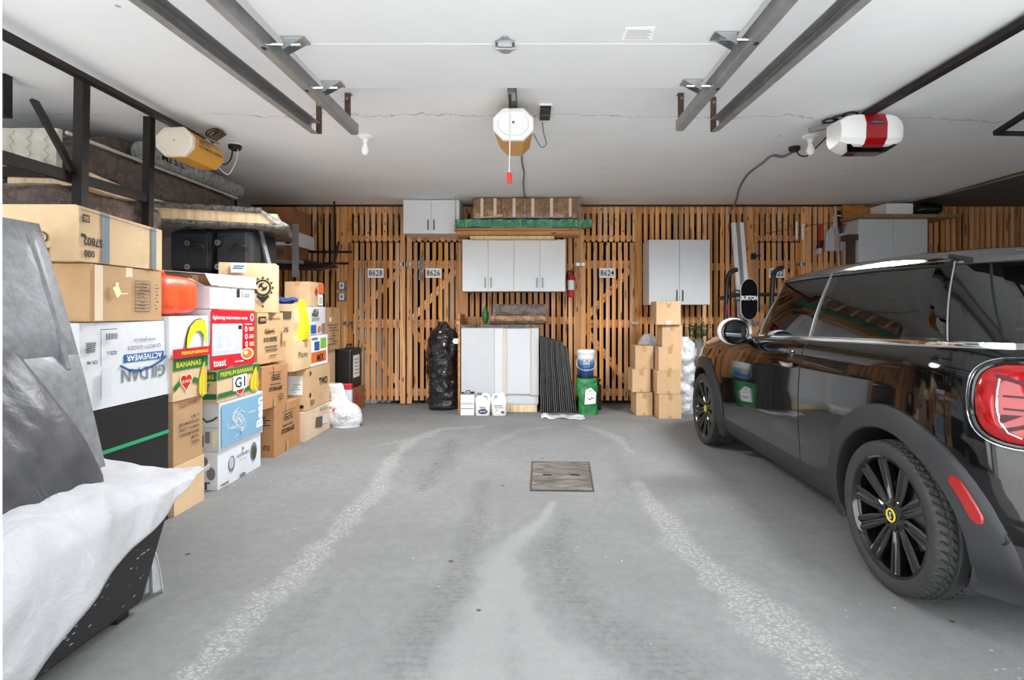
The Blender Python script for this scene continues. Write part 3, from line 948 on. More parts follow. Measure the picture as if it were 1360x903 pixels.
def banana_bunch(u, v, su, sv):
    out = []
    for i, a in enumerate((-.5, -.25, 0, .25, .5)):
        c = u - .3 * su + a * su * .5
        out.append(('poly', [(u, v + sv), (u + .05 * su, v + .8 * sv), (c + .32 * su, v - .4 * sv), (c + .22 * su, v - sv + abs(a) * .3 * sv), (c, v - .8 * sv + abs(a) * .3 * sv), (c + .05 * su, v)], 'yellow_ink' if i % 2 else 'olive_ink'))
    out.append(('ell', u + .02 * su, v + sv, .1 * su, .12 * sv, 'green_ink'))
    return out
mat('olive_ink', (196, 172, 48), .5)
heart = [(.5 + .5 * (16 * math.sin(t) ** 3) / 17, .52 + .5 * (13 * math.cos(t) - 5 * math.cos(2 * t) - 2 * math.cos(3 * t) - math.cos(4 * t)) / 16) for t in [2 * PI * i / 32 for i in range(32)]]
def heart_at(u, v, su, sv, m): return ('poly', [(u + (a - .5) * su, v + (b - .5) * sv) for a, b in reversed(heart)], m)

# --- stack behind the sofa
o = carton('large black box with a green stripe, under the white upside-down box', -2.75, XR, 2.42, 3.05, 0, .705, 'black_plastic', tape=None, lid=False, name='storage_box',
           prints={'R': [('rect', 0, .60, 1, .635, 'green_stripe')]} if False else None)
mat('green_stripe', (44, 160, 104), .5)
b = MB(); hy = (3.05 - 2.42) / 2
b.box(.3505, .3565, -hy, hy, .49, .508, M('green_stripe')); b.build('green_strip', o)
b = MB(); b.box(-.352, .352, -hy - .002, hy + .002, .685, .705, M('black_plastic')); b.build('lid', o, bevel=.003)
g = [('text', 'GILDAN', .66, .34, .52, 'grey_ink', {'flip': 1, 'bold': .015, 'h': .16}),
     ('rect', .42, .50, .90, .60, 'blue_ink'), ('text', 'ACTIVEWEAR', .66, .55, .42, 'white_paper', {'flip': 1, 'bold': .01}),
     ('text', 'QUALITY GOODS', .66, .68, .40, 'grey_ink', {'flip': 1}), ('text', 'www.gildan.ca', .66, .77, .26, 'grey_ink', {'flip': 1}),
     ('line', [(.38, .47), (.48, .40), (.60, .38), (.74, .41), (.86, .47), (.92, .52)], .012, 'blue_ink')]
g += lines(.03, .13, .66, .78, 9, .003, 'black_ink') + [('text', 'CN 46', .09, .55, .10, 'black_ink', {'flip': 1, 'bold': .02})]
g += [('line', [(.17, .5), (.17, .92), (.33, .92)], .003, 'black_ink')] + [('rect', .22 + .014 * i, .80, .228 + .014 * i, .87, 'black_ink') for i in range(8)] + [('text', 'SIZE L', .27, .64, .10, 'black_ink', {'flip': 1, 'bold': .02}), ('rect', .17, .12, .26, .46, 'tape_light')]
mat('tape_light', (206, 208, 212), .3)
carton('white box with upside-down grey and blue print, on the black box', -2.6, XR + .005, yy(104), 3.06, .712, 1.125, 'card_white', prints={'R': g}, tape='tape_clear')
tbl = []
for i in range(10): tbl.append(('line', [(.56, .18 + .065 * i), (.78, .18 + .065 * i)], .0035, 'grey_brown'))
mat('grey_brown', (92, 80, 68), .7)
tbl += [('line', [(.56, .18), (.56, .765)], .0035, 'grey_brown'), ('line', [(.78, .18), (.78, .765)], .0035, 'grey_brown')]
tbl += lines(.60, .77, .2, .74, 9, .006, 'grey_brown', .6) + lines(.81, .9, .2, .74, 8, .006, 'grey_brown', .5)
tbl += [('rect', .0, .02, .10, .98, 'tape_clear'), ('rect', .26, .52, .30, .70, 'cream_ink'), ('poly', [(.22, .60), (.28, .42), (.34, .50), (.29, .66)], 'cream_ink'), ('line', [(.33, .5), (.42, .51)], .005, 'cream_ink')]
carton('tan carton with taped corner and pale tag, on the white upside-down box', -2.55, XR + .012, yy(112), yy(212), 1.13, 1.40, 'card_kraft', .03, {'R': tbl}, tape='tape_clear', seam='x')
tp = [('rect', .22, 0, .31, 1, 'tape_grey'), ('rect', .83, 0, .90, 1, 'tape_grey'), ('text', '57802', .13, .38, .2, 'black_ink', {'flip': 1, 'bold': .03, 'h': .17}), ('text', '000', .09, .15, .11, 'black_ink', {'flip': 1, 'bold': .03, 'h': .14}),
      ('rect', .02, .72, .09, .86, 'black_ink'), ('text', '50', .055, .79, .05, 'card_ink', {'flip': 1, 'bold': .02}), ('rect', 0, .44, .05, .5, 'black_ink'), ('line', [(0, .93), (.9, .93)], .003, 'black_ink')]
mat('card_ink', (206, 172, 132), .8)
tf = [('ell', .80, .42, .04, .11, 'black_ink'), ('ell', .80, .42, .033, .09, 'card_ink'), ('text', '30', .80, .42, .04, 'black_ink', {'flip': 1}), ('text', '20U', .79, .14, .12, 'black_ink', {'flip': 1, 'bold': .03}),
      ('line', [(.2, .66), (.52, .72), (.52, .90), (.2, .84), (.2, .66)], .008, 'black_ink')] + [('line', [(.22 + .03 * i, .67 + .006 * i), (.22 + .03 * i, .83 + .006 * i)], .005, 'grey_brown') for i in range(10)]
o = carton('battered open carton marked 57802 upside-down, top of the front stack', -2.85, XR + .02, yy(95, -2.05), yy(215, -2.03), 1.405, 1.655, 'card_tan', .02, {'R': tp, 'F': tf}, tape=None, lid=False)
hy = (yy(215, -2.03) - yy(95, -2.05)) / 2
for ch_ in [o] + list(o.children):
    for v_ in ch_.data.vertices: v_.co.z *= 1 - .13 * (v_.co.y + hy) / (2 * hy) * (v_.co.z > .05)
def flap(parent, pts, m, name='flap', th=.004):
    b = MB(); a = [Vector(p) for p in pts]
    n = (a[1] - a[0]).cross(a[-1] - a[0]).normalized() * th
    k = len(a)
    b.add(a + [p + n for p in a], [tuple(range(k)), tuple(range(k, 2 * k))] + [(i, (i + 1) % k, k + (i + 1) % k, k + i) for i in range(k)], m)
    return b.build(name, parent)
flap(o, [(.39, -hy, .25), (.41, hy, .218), (.14, hy, .205), (.12, -hy, .245)], M('card_tan'))
flap(o, [(-.40, -hy, .25), (-.40, hy, .22), (-.2, hy, .19), (-.2, -hy, .21)], M('card_tan'))
flap(o, [(.40, hy, .218), (-.4, hy, .218), (-.38, hy + .10, .25), (.36, hy + .08, .205)], M('card_tan'))
flap(o, [(-.40, -hy, .25), (.40, -hy, .25), (.3, -hy + .16, .22), (-.3, -hy + .16, .22)], M('card_tan'))

# --- second column
y0, y1 = 3.08, yy(268)
carton('plain tan carton on the floor beside the white sheet', -2.6, XR + .015, y0, y1, 0, .285, 'card_tan', prints=None)
mat('marker_red', (150, 44, 40), .6)
cz = [('text', 'CULTIVAR', .46, .93, .6, 'marker_red', {'bold': .012, 'ang': .06})]
for i, t_ in enumerate(('1:48 11', 'BREW MONSTER KING', 'SELECT TUNDRA', '15-SERVIR MANUAL MED', 'MODEL', 'SERIES')):
    cz.append(('text', t_, .5 + (.2 if i in (0, 4, 5) else .0), .70 - i * .085, (.28 if i in (0, 4, 5) else .7), 'grey_brown', {'bold': .015, 'h': .05}))
carton('tall tan carton with red handwriting above lines of brown print', -2.6, XR + .01, y0, y1 - .01, .288, .655, 'card_kraft', prints={'R': cz})
bz = [('rect', 0, .72, 1, 1, 'green_ink'), ('text', 'BANANAS', .42, .85, .7, 'yellow_ink', {'h': .13}), heart_at(.34, .42, .38, .5, 'cream_ink'), heart_at(.34, .42, .33, .43, 'red_ink'), ('text', 'DEL MONTE', .34, .43, .26, 'cream_ink', {'bold': .01, 'h': .07}),
      ('line', [(.56, .44), (.72, .36)], .03, 'green_ink'), ('line', [(.02, .3), (.12, .4)], .03, 'green_ink')] + banana_bunch(.86, .42, .32, .48)
carton('banana carton with red heart, under the white box with one banana', -2.6, XR + .02, y0 - .02, y1 + .02, .66, .905, 'card_tan', prints={'R': bz}, tape=None)
bo = [(.34, .22), (.36, .50), (.44, .75), (.58, .90), (.72, .93), (.84, .85), (.885, .66), (.89, .36), (.86, .30), (.83, .36), (.80, .52), (.70, .63), (.60, .62), (.50, .50), (.43, .34), (.38, .22)]
def halves(poly, m, sc=1.0, cu=.62, cv=.6):
    n = len(poly); out = []
    for i in range(n // 2 - 1):
        q = [poly[i], poly[i + 1], poly[n - 2 - i], poly[n - 1 - i]]
        out.append(('poly', [(cu + (a - cu) * sc, cv + (b_ - cv) * sc) for a, b_ in q], m))
    return out
wb = halves(bo, 'black_ink', 1.05) + halves(bo, 'yellow_ink', .98) + [('rect', 0, 0, 1, .22, 'red_ink'), ('text', 'PREMIUM BANANAS', .56, .11, .7, 'yellow_ink', {'bold': .02, 'h': .08}), ('ell', .36, .19, .02, .02, 'black_ink')]
o = carton('white box showing one big yellow banana, open at the top', -2.5, XR + .02, y0 - .05, y1 + .03, .908, 1.15, 'card_white', prints={'R': wb}, tape=None, bulge=.012)
# orange container
def orange():
    r = empty('fuel_can', (-2.21, 3.20, 1.153)); tag(r, 'orange plastic jerry can lying on the white banana box', 'fuel can')
    b = MB(); rows = []
    for i in range(15):
        t = i / 14; y = -.20 + .38 * t
        e = (1 - abs(2 * t - 1) ** 6) ** .25 if 0 < t < 1 else .55
        ring = []
        for k in range(28):
            a = 2 * PI * k / 28
            cx_, sz = math.cos(a), math.sin(a)
            q = (abs(cx_) ** 5 + abs(sz) ** 5) ** (-1 / 5)
            w_ = .155 * e; h_ = .118 * (e if t > .15 else e * .93) * (1 - .10 * max(0, (t - .55)) / .45)
            xx = w_ * cx_ * q; zz = .12 + h_ * sz * q
            dent = .022 * math.exp(-((t - .46) / .05) ** 2) * max(0, cx_) * (1 if sz < .1 else .1)
            rib = .004 * math.sin(t * 60) * (1 if t > .62 and abs(sz) < .75 and cx_ > 0 else 0)
            ring.append((xx - dent + rib, y, max(.0, zz)))
        rows.append(ring)
    b.grid(rows, M('orange_plastic'), True, True)
    b.add(rows[0], [tuple(range(28))[::-1]], M('orange_plastic')); b.add(rows[-1], [tuple(range(28))], M('orange_plastic'))
    b.build('tank', r, sharp=50)
    b = MB(); b.tube(smoothline([(0, -.1, .235), (0, -.08, .262), (0, .02, .265), (0, .05, .235)], 5), .013, M('orange_plastic'), 8); b.build('handle', r)
    b = MB(); b.lathe([(.03, 0), (.03, .03), (.026, .034), (0, .034)], M('black_plastic'), 16, Matrix.Translation((-.06, .1, .225))); b.build('cap', r)
orange()

# --- third column : blender boxes, banana box G1, oven box, white lidded box
ya, yb = yy(289), yy(346)
bl = [('ell', .28, .52, .07, .22, 'grey_ink'), ('ell', .27, .55, .05, .16, 'card_grey'), ('ell', .80, .56, .08, .27, 'grey_ink'), ('ell', .80, .52, .06, .2, 'olive_dark'), ('text', 'nutribullet', .53, .66, .3, 'grey_ink', {'bold': .01}), ('line', [(.45, .5), (.60, .5)], .003, 'grey_ink'), ('ell', .53, .80, .02, .05, 'grey_ink'), ('ell', .52, .06, .07, .06, 'grey_ink'), ('rect', .04, .06, .2, .12, 'grey_ink')]
mat('card_grey', (190, 192, 198), .5); mat('olive_dark', (70, 76, 50), .5); mat('violet_ink', (70, 66, 96), .5)
bf = [('text', 'BL', .28, .42, .34, 'violet_ink', {'bold': .03, 'h': .22}), ('text', 'UT', .42, .12, .66, 'violet_ink', {'bold': .03, 'h': .2}), ('ell', .45, .76, .22, .14, 'grey_ink'), ('ell', .45, .76, .12, .08, 'black_ink'), ('ell', .78, .44, .16, .17, 'grey_ink')]
carton('white blender box with grey pictures, on the floor under the blue box', -2.23, XR, ya, yb, 0, .252, 'card_white', prints={'R': bl, 'F': [(i[0], *i[1:]) for i in bf]}, tape=None)
bb = [('rect', .03, .06, .97, .95, 'sky_ink'), ('text', 'Bean', .90, .52, .38, 'white_paper', {'bold': .03, 'ang': PI / 2, 'h': .3}), ('line', [(.62, .60), (.8, .60)], .004, 'white_paper')]
rn = random.Random(3)
for i in range(16):
    a = rn.random() * 6.28; c = (.34 + .16 * math.cos(a) * rn.random(), .5 + .22 * math.sin(a) * rn.random())
    bb.append(('line', [(c[0] + .12 * math.cos(t * .8 + a) * (.5 + rn.random() * .5), c[1] + .17 * math.sin(t * .8 + a) * (.5 + rn.random() * .5)) for t in range(5)], .0032, 'white_paper'))
bb += [('ell', .44, .30, .03, .05, 'white_paper'), ('ell', .44, .30, .018, .03, 'sky_ink')]
bff = [('line', [(0, .5), (1, .5)], .004, 'sky_ink'), ('ell', .3, .88, .12, .07, 'grey_ink'), ('ell', .15, .66, .1, .09, 'black_ink'), ('line', [(.3, .62), (.45, .70), (.6, .62), (.8, .66), (.95, .72)], .012, 'grey_brown'), ('rect', .3, .1, .48, .34, 'black_ink'), ('rect', .55, .18, .7, .42, 'grey_ink'), ('rect', .78, .1, .9, .44, 'cream_ink'), ('ell', .2, .36, .1, .06, 'cream_ink')]
carton('blue fronted white box on top of the grey pictured blender box', -2.23, XR + .01, ya, yb + .01, .255, .57, 'card_white', prints={'R': bb, 'F': bff}, tape=None)
gb = [('rect', 0, .70, 1, .97, 'green_ink'), ('text', 'PREMIUM BANANAS', .44, .83, .78, 'yellow_ink', {'h': .14}), ('rect', 0, .14, .8, .28, 'green_ink'), heart_at(.5, .22, .26, .36, 'cream_ink'), heart_at(.5, .22, .22, .3, 'red_ink'), ('poly', [(.33, .24), (.66, .26), (.66, .72), (.33, .70)], 'white_paper'), ('text', 'G1', .495, .48, .25, 'black_ink', {'bold': .02, 'h': .34})] + banana_bunch(.90, .48, .3, .44)
gf = [('rect', 0, .66, 1, .93, 'green_ink'), ('text', 'BANANAS', .5, .79, .8, 'yellow_ink', {'h': .14}), ('rect', 0, .12, 1, .28, 'green_ink')] + lines(.1, .8, .34, .6, 4, .006, 'green_ink')
carton('banana carton marked G1 on white paper, on the blue box', -2.23, XR + .008, ya - .02, yb - .05, .575, .795, 'card_tan', prints={'R': gb, 'F': gf}, tape=None, lid=False)
mat('oven_red', (206, 24, 40), .4)
ov = [('rect', 0, 0, 1, 1, 'oven_red'), ('text', 'lightning microwave oven', .42, .86, .76, 'white_paper', {'bold': .012, 'h': .08}), ('ell', .92, .88, .045, .075, 'white_paper'), ('ell', .92, .88, .03, .05, 'oven_red'),
      ('poly', [(.02, .22), (.68, .22), (.68, .76), (.02, .76)], 'card_grey'), ('poly', [(.06, .30), (.50, .30), (.50, .66), (.06, .66)], 'tape_light'), ('poly', [(.12, .34), (.44, .34), (.44, .62), (.12, .62)], 'card_grey'), ('rect', .24, .36, .30, .5, 'white_paper'), ('rect', .58, .66, .66, .73, 'black_ink'),
      ('ell', .80, .2, .16, .11, 'cream_ink'), ('ell', .80, .2, .13, .085, 'orange_ink'), ('ell', .76, .22, .05, .035, 'cream_ink'), ('text', 'toast', .17, .09, .26, 'white_paper', {'bold': .01}), ('line', [(.5, .08), (.7, .08)], .006, 'white_paper'), ('line', [(.72, .75), (.9, .75)], .006, 'white_paper')]
for v in (.66, .52, .38): ov += [('ell', .75, v, .03, .05, 'white_paper'), ('ell', .75, v, .018, .03, 'oven_red')] + lines(.81, .94, v - .04, v + .04, 3, .005, 'cream_ink')
carton('red microwave oven box picturing a white oven, on the G1 carton', -2.28, XR + .01, yy(276), yy(335), .80, 1.185, 'card_white', prints={'R': ov}, tape=None, tilt=(-.02, 0))
wl = carton('white box with its lid half open, on the red oven box', -2.5, XR + .01, yy(277), yy(336), 1.195, 1.34, 'card_white', tape=None, lid=False, prints={'R': [('rect', .55, .55, .62, .95, 'black_ink'), ('text', 'Scala', .76, .72, .2, 'black_ink', {'bold': .005})]})
hy = (yy(336) - yy(277)) / 2
flap(wl, [(.24, -hy - .01, .15), (.24, hy + .01, .15), (.22, hy + .02, .23), (.22, -hy - .04, .22)], M('card_white'), 'lid')
flap(wl, [(.22, -hy - .04, .22), (.22, hy + .02, .23), (-.18, hy + .02, .25), (-.18, -hy - .06, .25)], M('card_white'), 'lid')
flap(wl, [(-.22, -hy, .145), (.2, -hy, .145), (.16, -hy - .10, .19), (-.2, -hy - .10, .19)], M('card_white'), 'flap')

# --- fourth column
stor = [('text', 'STORAGE', .5, .44, .5, 'black_ink', {'bold': .03, 'h': .10}), ('text', 'PERSONAL', .5, .55, .42, 'black_ink', {'bold': .01, 'h': .05}), ('rect', .42, .72, .52, 1, 'tape'), ('rect', .42, 0, .52, .24, 'tape'), ('line', [(.25, .84), (.75, .84)], .004, 'black_ink')] + lines(.3, .7, .64, .8, 3, .008, 'black_ink')
carton('brown carton printed STORAGE standing on the floor', -2.25, XR, yy(364), yy(398), 0, .405, 'card_brown', prints={'R': stor, 'F': lines(.2, .9, .62, .82, 4, .007, 'black_ink', .4) + [('text', '10 02', .55, .2, .6, 'black_ink')]})
s2 = [(i[0], *i[1:]) for i in stor] + lines(.6, .8, .12, .3, 3, .006, 'black_ink')
carton('brown carton printed STORAGE leaning on top of another', -2.3, XR - .005, 4.12, 4.56, .41, .74, 'card_brown', prints={'R': s2}, tilt=(-.03, 0))
kg = [('rect', .03, .80, .3, .93, 'black_ink'), ('text', 'OPEN', .165, .865, .2, 'card_ink', {'bold': .01}), ('text', 'PREPRINTED', .6, .88, .5, 'black_ink', {'h': .05}), ('text', "Kellogg's", .44, .62, .36, 'black_ink', {'bold': .03, 'h': .14}), ('text', 'RICE KRISPIES', .46, .47, .5, 'black_ink', {'bold': .03, 'h': .09}), ('text', 'CEREAL', .9, .45, .3, 'black_ink', {'ang': PI / 2, 'bold': .03, 'h': .07})] + lines(.25, .75, .22, .36, 2, .01, 'grey_brown') + lines(.4, .7, .1, .18, 1, .008, 'grey_brown')
carton('grey brown cereal carton with black script, right of the oven box', -2.44, -2.09, 4.13, 4.56, .765, 1.165, 'card_kraft', prints={'R': kg})
sunp = [('ell', .78, .50, .15, .17, 'black_ink'), ('ell', .78, .50, .115, .13, 'card_ink'), ('ell', .78, .52, .08, .085, 'black_ink'), ('ell', .81, .55, .04, .04, 'card_ink'), ('ell', .74, .48, .03, .03, 'card_ink')]
for i in range(12):
    a = 2 * PI * i / 12
    c, q = math.cos(a), math.sin(a)
    sunp.append(('poly', [(.78 + .16 * c - .03 * q, .5 + .18 * q + .035 * c), (.78 + .16 * c + .03 * q, .5 + .18 * q - .035 * c), (.78 + .21 * c, .5 + .24 * q)], 'black_ink'))
sunp += [('poly', [(.66, .32), (.9, .32), (.78, .18)], 'black_ink'), ('ell', .78, .12, .02, .025, 'black_ink'), ('poly', [(.22, .80), (.48, .80), (.48, .99), (.22, .99)], 'white_paper')] + lines(.25, .45, .86, .95, 2, .012, 'blue_ink')
carton('tan carton with a black sun emblem and white label, upper stack', -2.47, -2.07, 4.24, 4.50, 1.17, 1.56, 'card_tan', .33, prints={'F': sunp}, tape=None)

# --- fifth column
o = carton('slumped pale carton with a grey label on the floor', -2.3, XR + .04, 4.83, 5.44, 0, .265, 'card_light', prints={'R': [('poly', [(.34, .3), (.62, .22), (.66, .6), (.38, .66)], 'grey_brown'), ('poly', [(.62, .32), (.84, .26), (.84, .62), (.64, .66)], 'tape_light'), ('text', 'FRAGILE', .7, .86, .3, 'grey_ink')]}, tape='tape_clear', tilt=(0, -.02))
carton('carton printed TWO with white paper on its front', -2.24, XR + .03, 4.87, 5.44, .275, .652, 'card', prints={'R': [('text', 'TWO', .68, .60, .38, 'black_ink', {'bold': .04, 'h': .2}), ('rect', .1, .3, .16, .4, 'black_ink'), ('ell', .14, .88, .04, .05, 'grey_brown')] + lines(.12, .3, .08, .22, 3, .008, 'black_ink'),
       'F': [('rect', .25, .38, .85, .84, 'white_paper')] + lines(.35, .8, .42, .66, 4, .005, 'grey_ink', .5) + [('rect', .74, .06, .9, .14, 'black_ink')]})
carton('smaller carton with cursive writing, on the TWO carton', -2.2, XR + .03, 4.60, 4.98, .66, .92, 'card_tan', prints={'R': [('text', 'Plants', .5, .52, .5, 'grey_brown', {'h': .2}), ('rect', .6, .78, .74, 1, 'tape')]}, tilt=(0, 0))
pic = [('rect', 0, 0, 1, 1, 'white_paper'), ('rect', 0, .1, .9, .46, 'orange_ink'), ('rect', .2, .5, .5, .8, 'blue_ink'), ('rect', .55, .55, .9, .9, 'lime_ink'), ('text', 'MIX', .55, .25, .4, 'black_ink', {'bold': .03}), ('rect', .05, .86, .4, .94, 'grey_ink')]
mat('lime_ink', (130, 186, 60), .5)
carton('white box with bright orange and green pictures, behind the cursive carton', -2.35, -2.04, 5.0, 5.42, .66, .945, 'card_white', prints={'R': pic}, tape=None)
wp = [('text', 'inkjet', .35, .72, .4, 'black_ink', {'bold': .02}), ('text', 'HP 62', .4, .86, .3, 'black_ink', {'bold': .03}), ('rect', .1, .06, .4, .36, 'blue_ink'), ('ell', .6, .2, .1, .12, 'orange_ink'), ('rect', .75, .05, .95, .4, 'grey_ink')] + lines(.1, .6, .5, .64, 2, .007, 'grey_ink')
carton('white printed box with small pictures along its base', -2.30, -2.06, 5.02, 5.42, .95, 1.22, 'card_white', prints={'R': wp, 'F': [('rect', .25, .7, .8, .84, 'grey_ink'), ('text', '4220', .5, .92, .5, 'black_ink'), ('ell', .1, .2, .1, .12, 'blue_ink'), ('ell', .5, .1, .14, .08, 'orange_ink')]}, tape=None)
carton('tan carton with red diamond mark, on the white printed box', -2.32, -2.08, 5.1, 5.42, 1.225, 1.46, 'card', prints={'R': [('poly', [(.3, .6), (.42, .4), (.54, .6), (.42, .82)], 'red_ink'), ('rect', .55, .05, .92, .5, 'white_paper')] + lines(.6, .9, .1, .4, 4, .006, 'black_ink') + [('rect', .6, .55, 1, .95, 'orange_ink')]})
# paper bag, yellow bag and blue bundle on the cursive carton
def bag(name, label, pts_fn, m, parent=None, cat='bag'):
    pass
b = MB()
rows = []
for i in range(9):
    t = i / 8
    w_ = .10 - .008 * math.sin(t * 9); d_ = .10 * (1 - .35 * t)
    z = .32 * t
    rows.append([(-w_, -d_, z), (0, -d_ - .006, z), (w_, -d_, z), (w_ + .004, 0, z), (w_, d_, z), (0, d_ + .004, z), (-w_, d_, z), (-w_ - .004, 0, z)])
b.grid(rows, M('card'), False, True); b.add(rows[0], [tuple(range(8))], M('card'))
o = b.build('paper_bag', None, (-2.155, 4.78, .922)); tag(o, 'brown paper grocery bag standing on the cursive carton', 'bag')
p = MB(); draw(p, Face((-.1, -.102, 0), (.2, 0, 0), (0, .02, .32)), [('rect', .4, .6, .9, .8, 'grey_brown'), ('text', 'PLUS', .5, .3, .6, 'grey_brown', {'bold': .02})]); p.build('printed_graphics', o)
mat('yellow_plastic', (238, 218, 40), .35, bump=.3, bscale=14); mat('blue_cloth', (46, 62, 128), .8)
b = MB(); rows = []
for i in range(10):
    t = i / 9; w_ = .035 + .02 * math.sin(t * 4) - .012 * t; z = .36 * t
    rows.append([(-w_ + .015 * math.sin(6 * t), -.06 * (1 - t * .5), z), (w_, -.05 * (1 - t * .5), z), (w_ + .004, .06 * (1 - t * .5), z), (-w_, .06 * (1 - t * .5), z)])
b.grid(rows, M('yellow_plastic'), True, True); b.add(rows[0], [(0, 1, 2, 3)], M('yellow_plastic')); b.add(rows[-1], [(0, 1, 2, 3)], M('yellow_plastic'))
tag(b.build('plastic_bag', None, (-2.045, 4.83, .922)), 'tall folded yellow plastic bag beside the brown paper bag', 'bag')
b = MB(); rows = []
for i in range(9):
    t = i / 8; e = math.sin(PI * min(.95, max(.05, t))) ** .5
    rows.append([(-.1 + .2 * t, .06 * e * math.cos(a), .03 + .035 * e * math.sin(a) + .012 * math.sin(9 * t)) for a in [2 * PI * k / 10 for k in range(10)]])
b.grid(rows, M('blue_cloth'), True, True); b.add(rows[0], [tuple(range(10))], M('blue_cloth')); b.add(rows[-1], [tuple(range(10))], M('blue_cloth'))
tag(b.build('folded_cloth', None, (-2.16, 4.78, 1.24)), 'rolled blue cloth on top of the brown paper bag', 'cloth')
carton('low tan carton behind the brown paper bag, under the metal rack', -2.45, -2.12, 4.95, 5.3, 1.225, 1.32, 'card', name='cardboard_box') if False else None
# --- sixth column, against the lockers
tx = lines(.1, .9, .1, .62, 8, .008, 'grey_brown', .4) + [('rect', .2, .66, .36, .76, 'white_paper'), ('rect', .42, .8, .58, 1, 'tape'), ('rect', .2, .0, .32, .12, 'tape')]
carton('tall tan carton with rows of small print beside the lockers', -2.42, -2.17, 5.72, 6.12, .755, 1.22, 'card_kraft', prints={'R': tx, 'F': lines(.2, .8, .1, .9, 6, .006, 'grey_brown', .5)})
carton('tan carton beneath the one with rows of small print', -2.48, -2.19, 5.74, 6.06, .35, .75, 'card', prints=None)
carton('bottom tan carton of the stack next to the lockers', -2.48, -2.18, 5.72, 6.06, 0, .345, 'card_brown', prints=None)
def tool_case():
    r = empty('tool_case', (-2.14, 6.38, .28)); tag(r, 'black case with a white label, next to the lockers', 'case')
    b = MB(); b.box(-.09, .09, -.2, .2, 0, .46, M('black_plastic')); b.build('body', r, bevel=.02)
    b = MB(); b.box(.0905, .093, -.12, .1, .12, .38, M('white_paper')); draw(b, Face((.0935, -.12, .12), (0, .22, 0), (0, 0, .26)), lines(.1, .9, .1, .9, 5, .01, 'grey_ink')); b.build('paper_label', r)
    b = MB(); b.tube(smoothline([(0, -.07, .455), (0, -.06, .5), (0, .06, .5), (0, .07, .455)], 4), .012, M('black_plastic')); b.build('handle', r)
tool_case()
carton('small brown carton with a red mark under the black case', -2.34, -2.02, 6.14, 6.6, 0, .275, 'card_dark', prints={'R': [('ell', .3, .6, .1, .2, 'red_ink')]})
# white sack slumped on the floor
def lump(rows_fn, n, seg, m, name, loc, label, cat, sharp=60, parent=None, rot=(0, 0, 0), disp=.02, sc=8.0, seed=0):
    b = MB(); rows = []
    for i in range(n + 1):
        t = i / n
        ring = []
        for k in range(seg):
            a = 2 * PI * k / seg
            p = Vector(rows_fn(t, a))
            q = p * sc + Vector((seed, seed * 2.3, 0))
            d = noise.noise(q) * .6 + .5 * (1 - abs(noise.noise(q * 2.1)) * 2) * .5
            rr = Vector((math.cos(a), math.sin(a), 0))
            ring.append(p + rr * d * disp)
        rows.append(ring)
    b.grid(rows, m, True, True)
    b.add(rows[0], [tuple(range(seg))[::-1]], m, True); b.add(rows[-1], [tuple(range(seg))], m, True)
    o = b.build(name, parent, loc, rot, sharp=sharp)
    if label: tag(o, label, cat)
    return o
def sack(t, a):
    w = (.15, .17, .175, .17, .15, .11, .085, .08, .085, .09)[min(9, int(t * 9.99))]
    z = .44 * t
    return (w * math.cos(a) - .10 * t * t + (.02 if t < .5 else 0), w * .62 * math.sin(a) - .02 * t, max(0.0, z))
s = lump(sack, 18, 28, M('bag_white'), 'plastic_sack', (-1.90, 5.50, .002), 'slumped white plastic sack with red logo leaning on cartons', 'sack', disp=.02, sc=9)
b = MB(); draw(b, Face((-.08, -.118, .10), (.16, 0, 0), (-.03, .03, .14)), [('poly', [(.1, .5), (.4, .95), (.55, .8), (.42, .4)], 'red_ink'), ('poly', [(.3, .4), (.6, .75), (.72, .6), (.5, .35)], 'red_ink')] + lines(.4, 1, .02, .3, 3, .004, 'grey_ink')); b.build('printed_logo', s)
b = MB(); b.box(-.10, .10, -.05, .05, 0, .40, M('card_white')); b.box(-.1005, .1005, -.0505, .0505, .33, .40, M('red_ink'))
tag(b.build('paper_packet', None, (-2.0, 5.75, 0), (-.05, 0, .2), bevel=.008), 'white paper packet with red top behind the slumped sack', 'packet')
# brown cartons on which the suitcases lie
carton('brown carton hidden beneath the two black suitcases', -3.1, -2.42, 4.44, 5.0, .76, 1.49, 'card_dark', prints=None)
carton('brown carton on the floor under the suitcases', -3.1, -2.5, 4.44, 5.0, 0, .755, 'card_dark', prints=None)
# ------------------------------------------------------------------ steel rack, mattresses, suitcases, upper shelf
rk = empty('storage_rack', (-2.6, 3.4, 1.9)); tag(rk, 'dark steel rack hanging from ceiling, carrying the mattresses', 'rack')
bpts = rk.location
def rb(name, a, b_, w=.055, h=.05, m='black_metal'):
    b = MB(); b.bar(Vector(a) - bpts, Vector(b_) - bpts, w, h, M(m)); return b.build(name, rk)
rb('post', (-2.575, 3.08, 1.70), (-2.545, 3.06, ZC - .002))
rb('post', (-2.63, 3.70, 1.64), (-2.63, 3.72, ZC - .002), .05)
rb('beam', (-2.60, 2.40, 1.935), (-2.64, 3.72, 1.955), .05, .06)
rb('arm', (-2.57, 3.10, 1.97), (-3.58, 3.10, 2.0), .05, .05)
rb('arm', (-2.64, 3.70, 1.97), (-3.58, 3.70, 2.0), .05, .05)
rb('brace', (-2.575, 3.04, 1.96), (-2.80, 3.04, ZC - .15), .045, .02)
rb('brace', (-2.575, 3.08, 1.72), (-2.5, 3.14, 1.62), .05, .02)
rb('brace', (-2.575, 3.08, 1.72), (-2.66, 3.02, 1.62), .05, .02)
rb('post', (-2.98, 3.05, 2.28), (-2.98, 3.05, ZC - .002), .05, .05)
rb('post', (-2.23, 4.62, 1.55), (-2.33, 4.66, 1.868), .035, .02, 'steel_dark')
